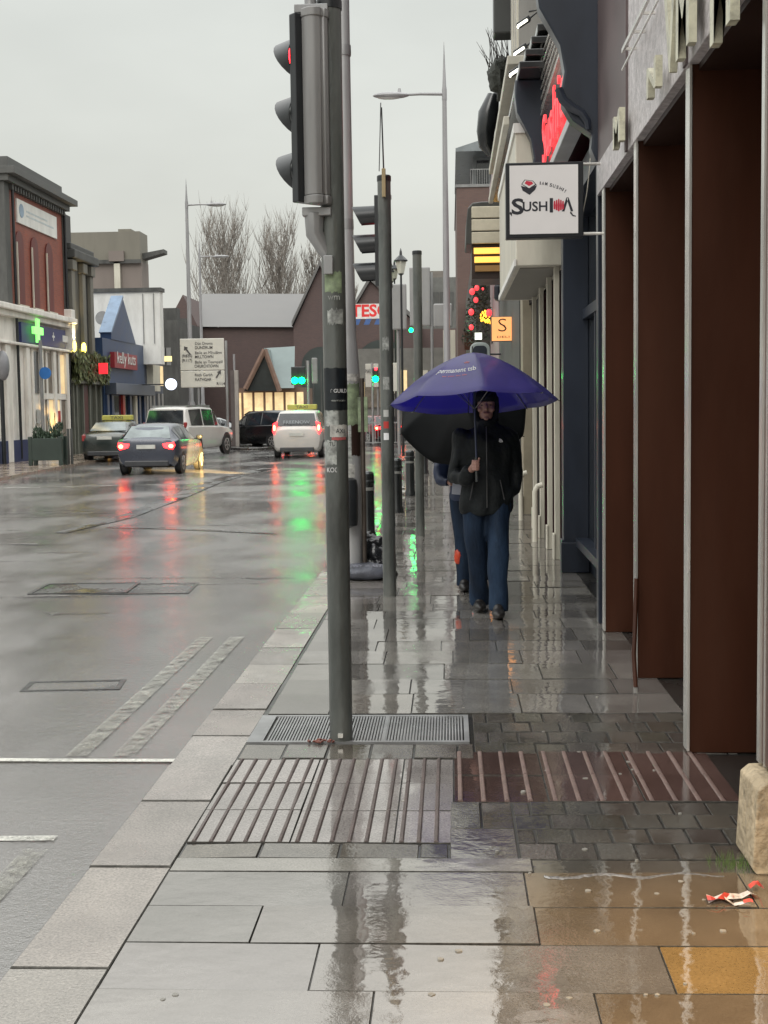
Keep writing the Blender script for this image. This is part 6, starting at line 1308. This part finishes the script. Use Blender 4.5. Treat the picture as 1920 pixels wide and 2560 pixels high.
for i in range(110):
    x_, y_ = g.x+rn.gauss(0, .045), g.y+rn.gauss(0, .03); h_ = rn.uniform(.015, .05); d_ = rn.uniform(-.02, .02)
    gr.add([(x_-.0015, y_, -.01), (x_+.0015, y_, -.01), (x_+d_, y_+d_*.5, h_)], [(0, 1, 2)])
tag(gr.build('weeds', pm('weed_green', (.10, .16, .04), .6, 0, .3, 30), loc=(g.x, g.y, 0)), kind='stuff')

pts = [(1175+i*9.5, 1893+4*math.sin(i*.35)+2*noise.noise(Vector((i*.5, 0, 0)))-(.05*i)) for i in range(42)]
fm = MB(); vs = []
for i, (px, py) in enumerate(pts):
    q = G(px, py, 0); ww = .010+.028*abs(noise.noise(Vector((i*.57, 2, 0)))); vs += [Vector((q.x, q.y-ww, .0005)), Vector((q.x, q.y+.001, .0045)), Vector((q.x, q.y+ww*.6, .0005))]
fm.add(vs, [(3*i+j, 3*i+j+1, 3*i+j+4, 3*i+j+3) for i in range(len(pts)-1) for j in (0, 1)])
tag(fm.build('water_rill', wetmat('rill', (.20, .195, .19), r0=.03, r1=.10, bump=1.0, bs=50, ior=2.2), smooth='all'), kind='structure')  # pale strip colour stands in for sky reflected in the water
sp = MB(); rn = random.Random(21)
for (px, py) in [(1290, 2012), (1270, 1925), (1562, 2012), (1230, 2157), (1180, 2172), (1395, 2150), (1420, 2150), (1290, 1505), (1520, 1945), (1470, 1905), (378, 2150), (352, 2160), (1265, 1682), (1340, 1672), (1130, 1710), (1250, 1625)]+[(rn.uniform(850, 1500), rn.uniform(1500, 2200)) for _ in range(22)]:
    q = G(px, py, 0); r_ = rn.uniform(.005, .012)
    sp.prism([(q.x+r_*math.cos(t)*rn.uniform(.7, 1.2), q.y+r_*math.sin(t)*rn.uniform(.7, 1.2)) for t in [2*PI*k/9 for k in range(9)]], 'xy', -.005, .0032)
tag(sp.build('gum_spots', pm('old_gum', (.27, .255, .225), .5)), kind='stuff')
lv = MB()
for k in range(16):
    x_, y_ = -.66+rn.gauss(0, .035), 6.42+rn.gauss(0, .02); a_ = rn.uniform(0, 3); r_ = rn.uniform(.008, .018)
    lv.prism([(x_+r_*math.cos(a_), y_+r_*math.sin(a_)), (x_+r_*.5*math.cos(a_+1.6), y_+r_*.5*math.sin(a_+1.6)), (x_-r_*math.cos(a_), y_-r_*math.sin(a_)), (x_-r_*.5*math.cos(a_+1.6), y_-r_*.5*math.sin(a_+1.6))], 'xy', .008, .012+.004*rn.random())
tag(lv.build('fallen_leaves', pm('red_leaf', (.16, .05, .035), .5, 0, .4, 30)), kind='stuff')

# added warm spot rakes the hatchback's flank for unmodelled oncoming headlamps
ll = bpy.data.lights.new('headlamp_standin', 'SPOT'); ll.energy = 70000; ll.color = (1, .64, .22); ll.spot_size = math.radians(15); ll.spot_blend = .6; ll.shadow_soft_size = .06
lo = bpy.data.objects.new('headlamp_standin', ll); COL.objects.link(lo); lo.location = (-3.2, 33.0, .6); lo.rotation_euler = (Vector((-7.5, 38.3, .25))-Vector((-3.2, 33.0, .6))).to_track_quat('-Z', 'Y').to_euler()
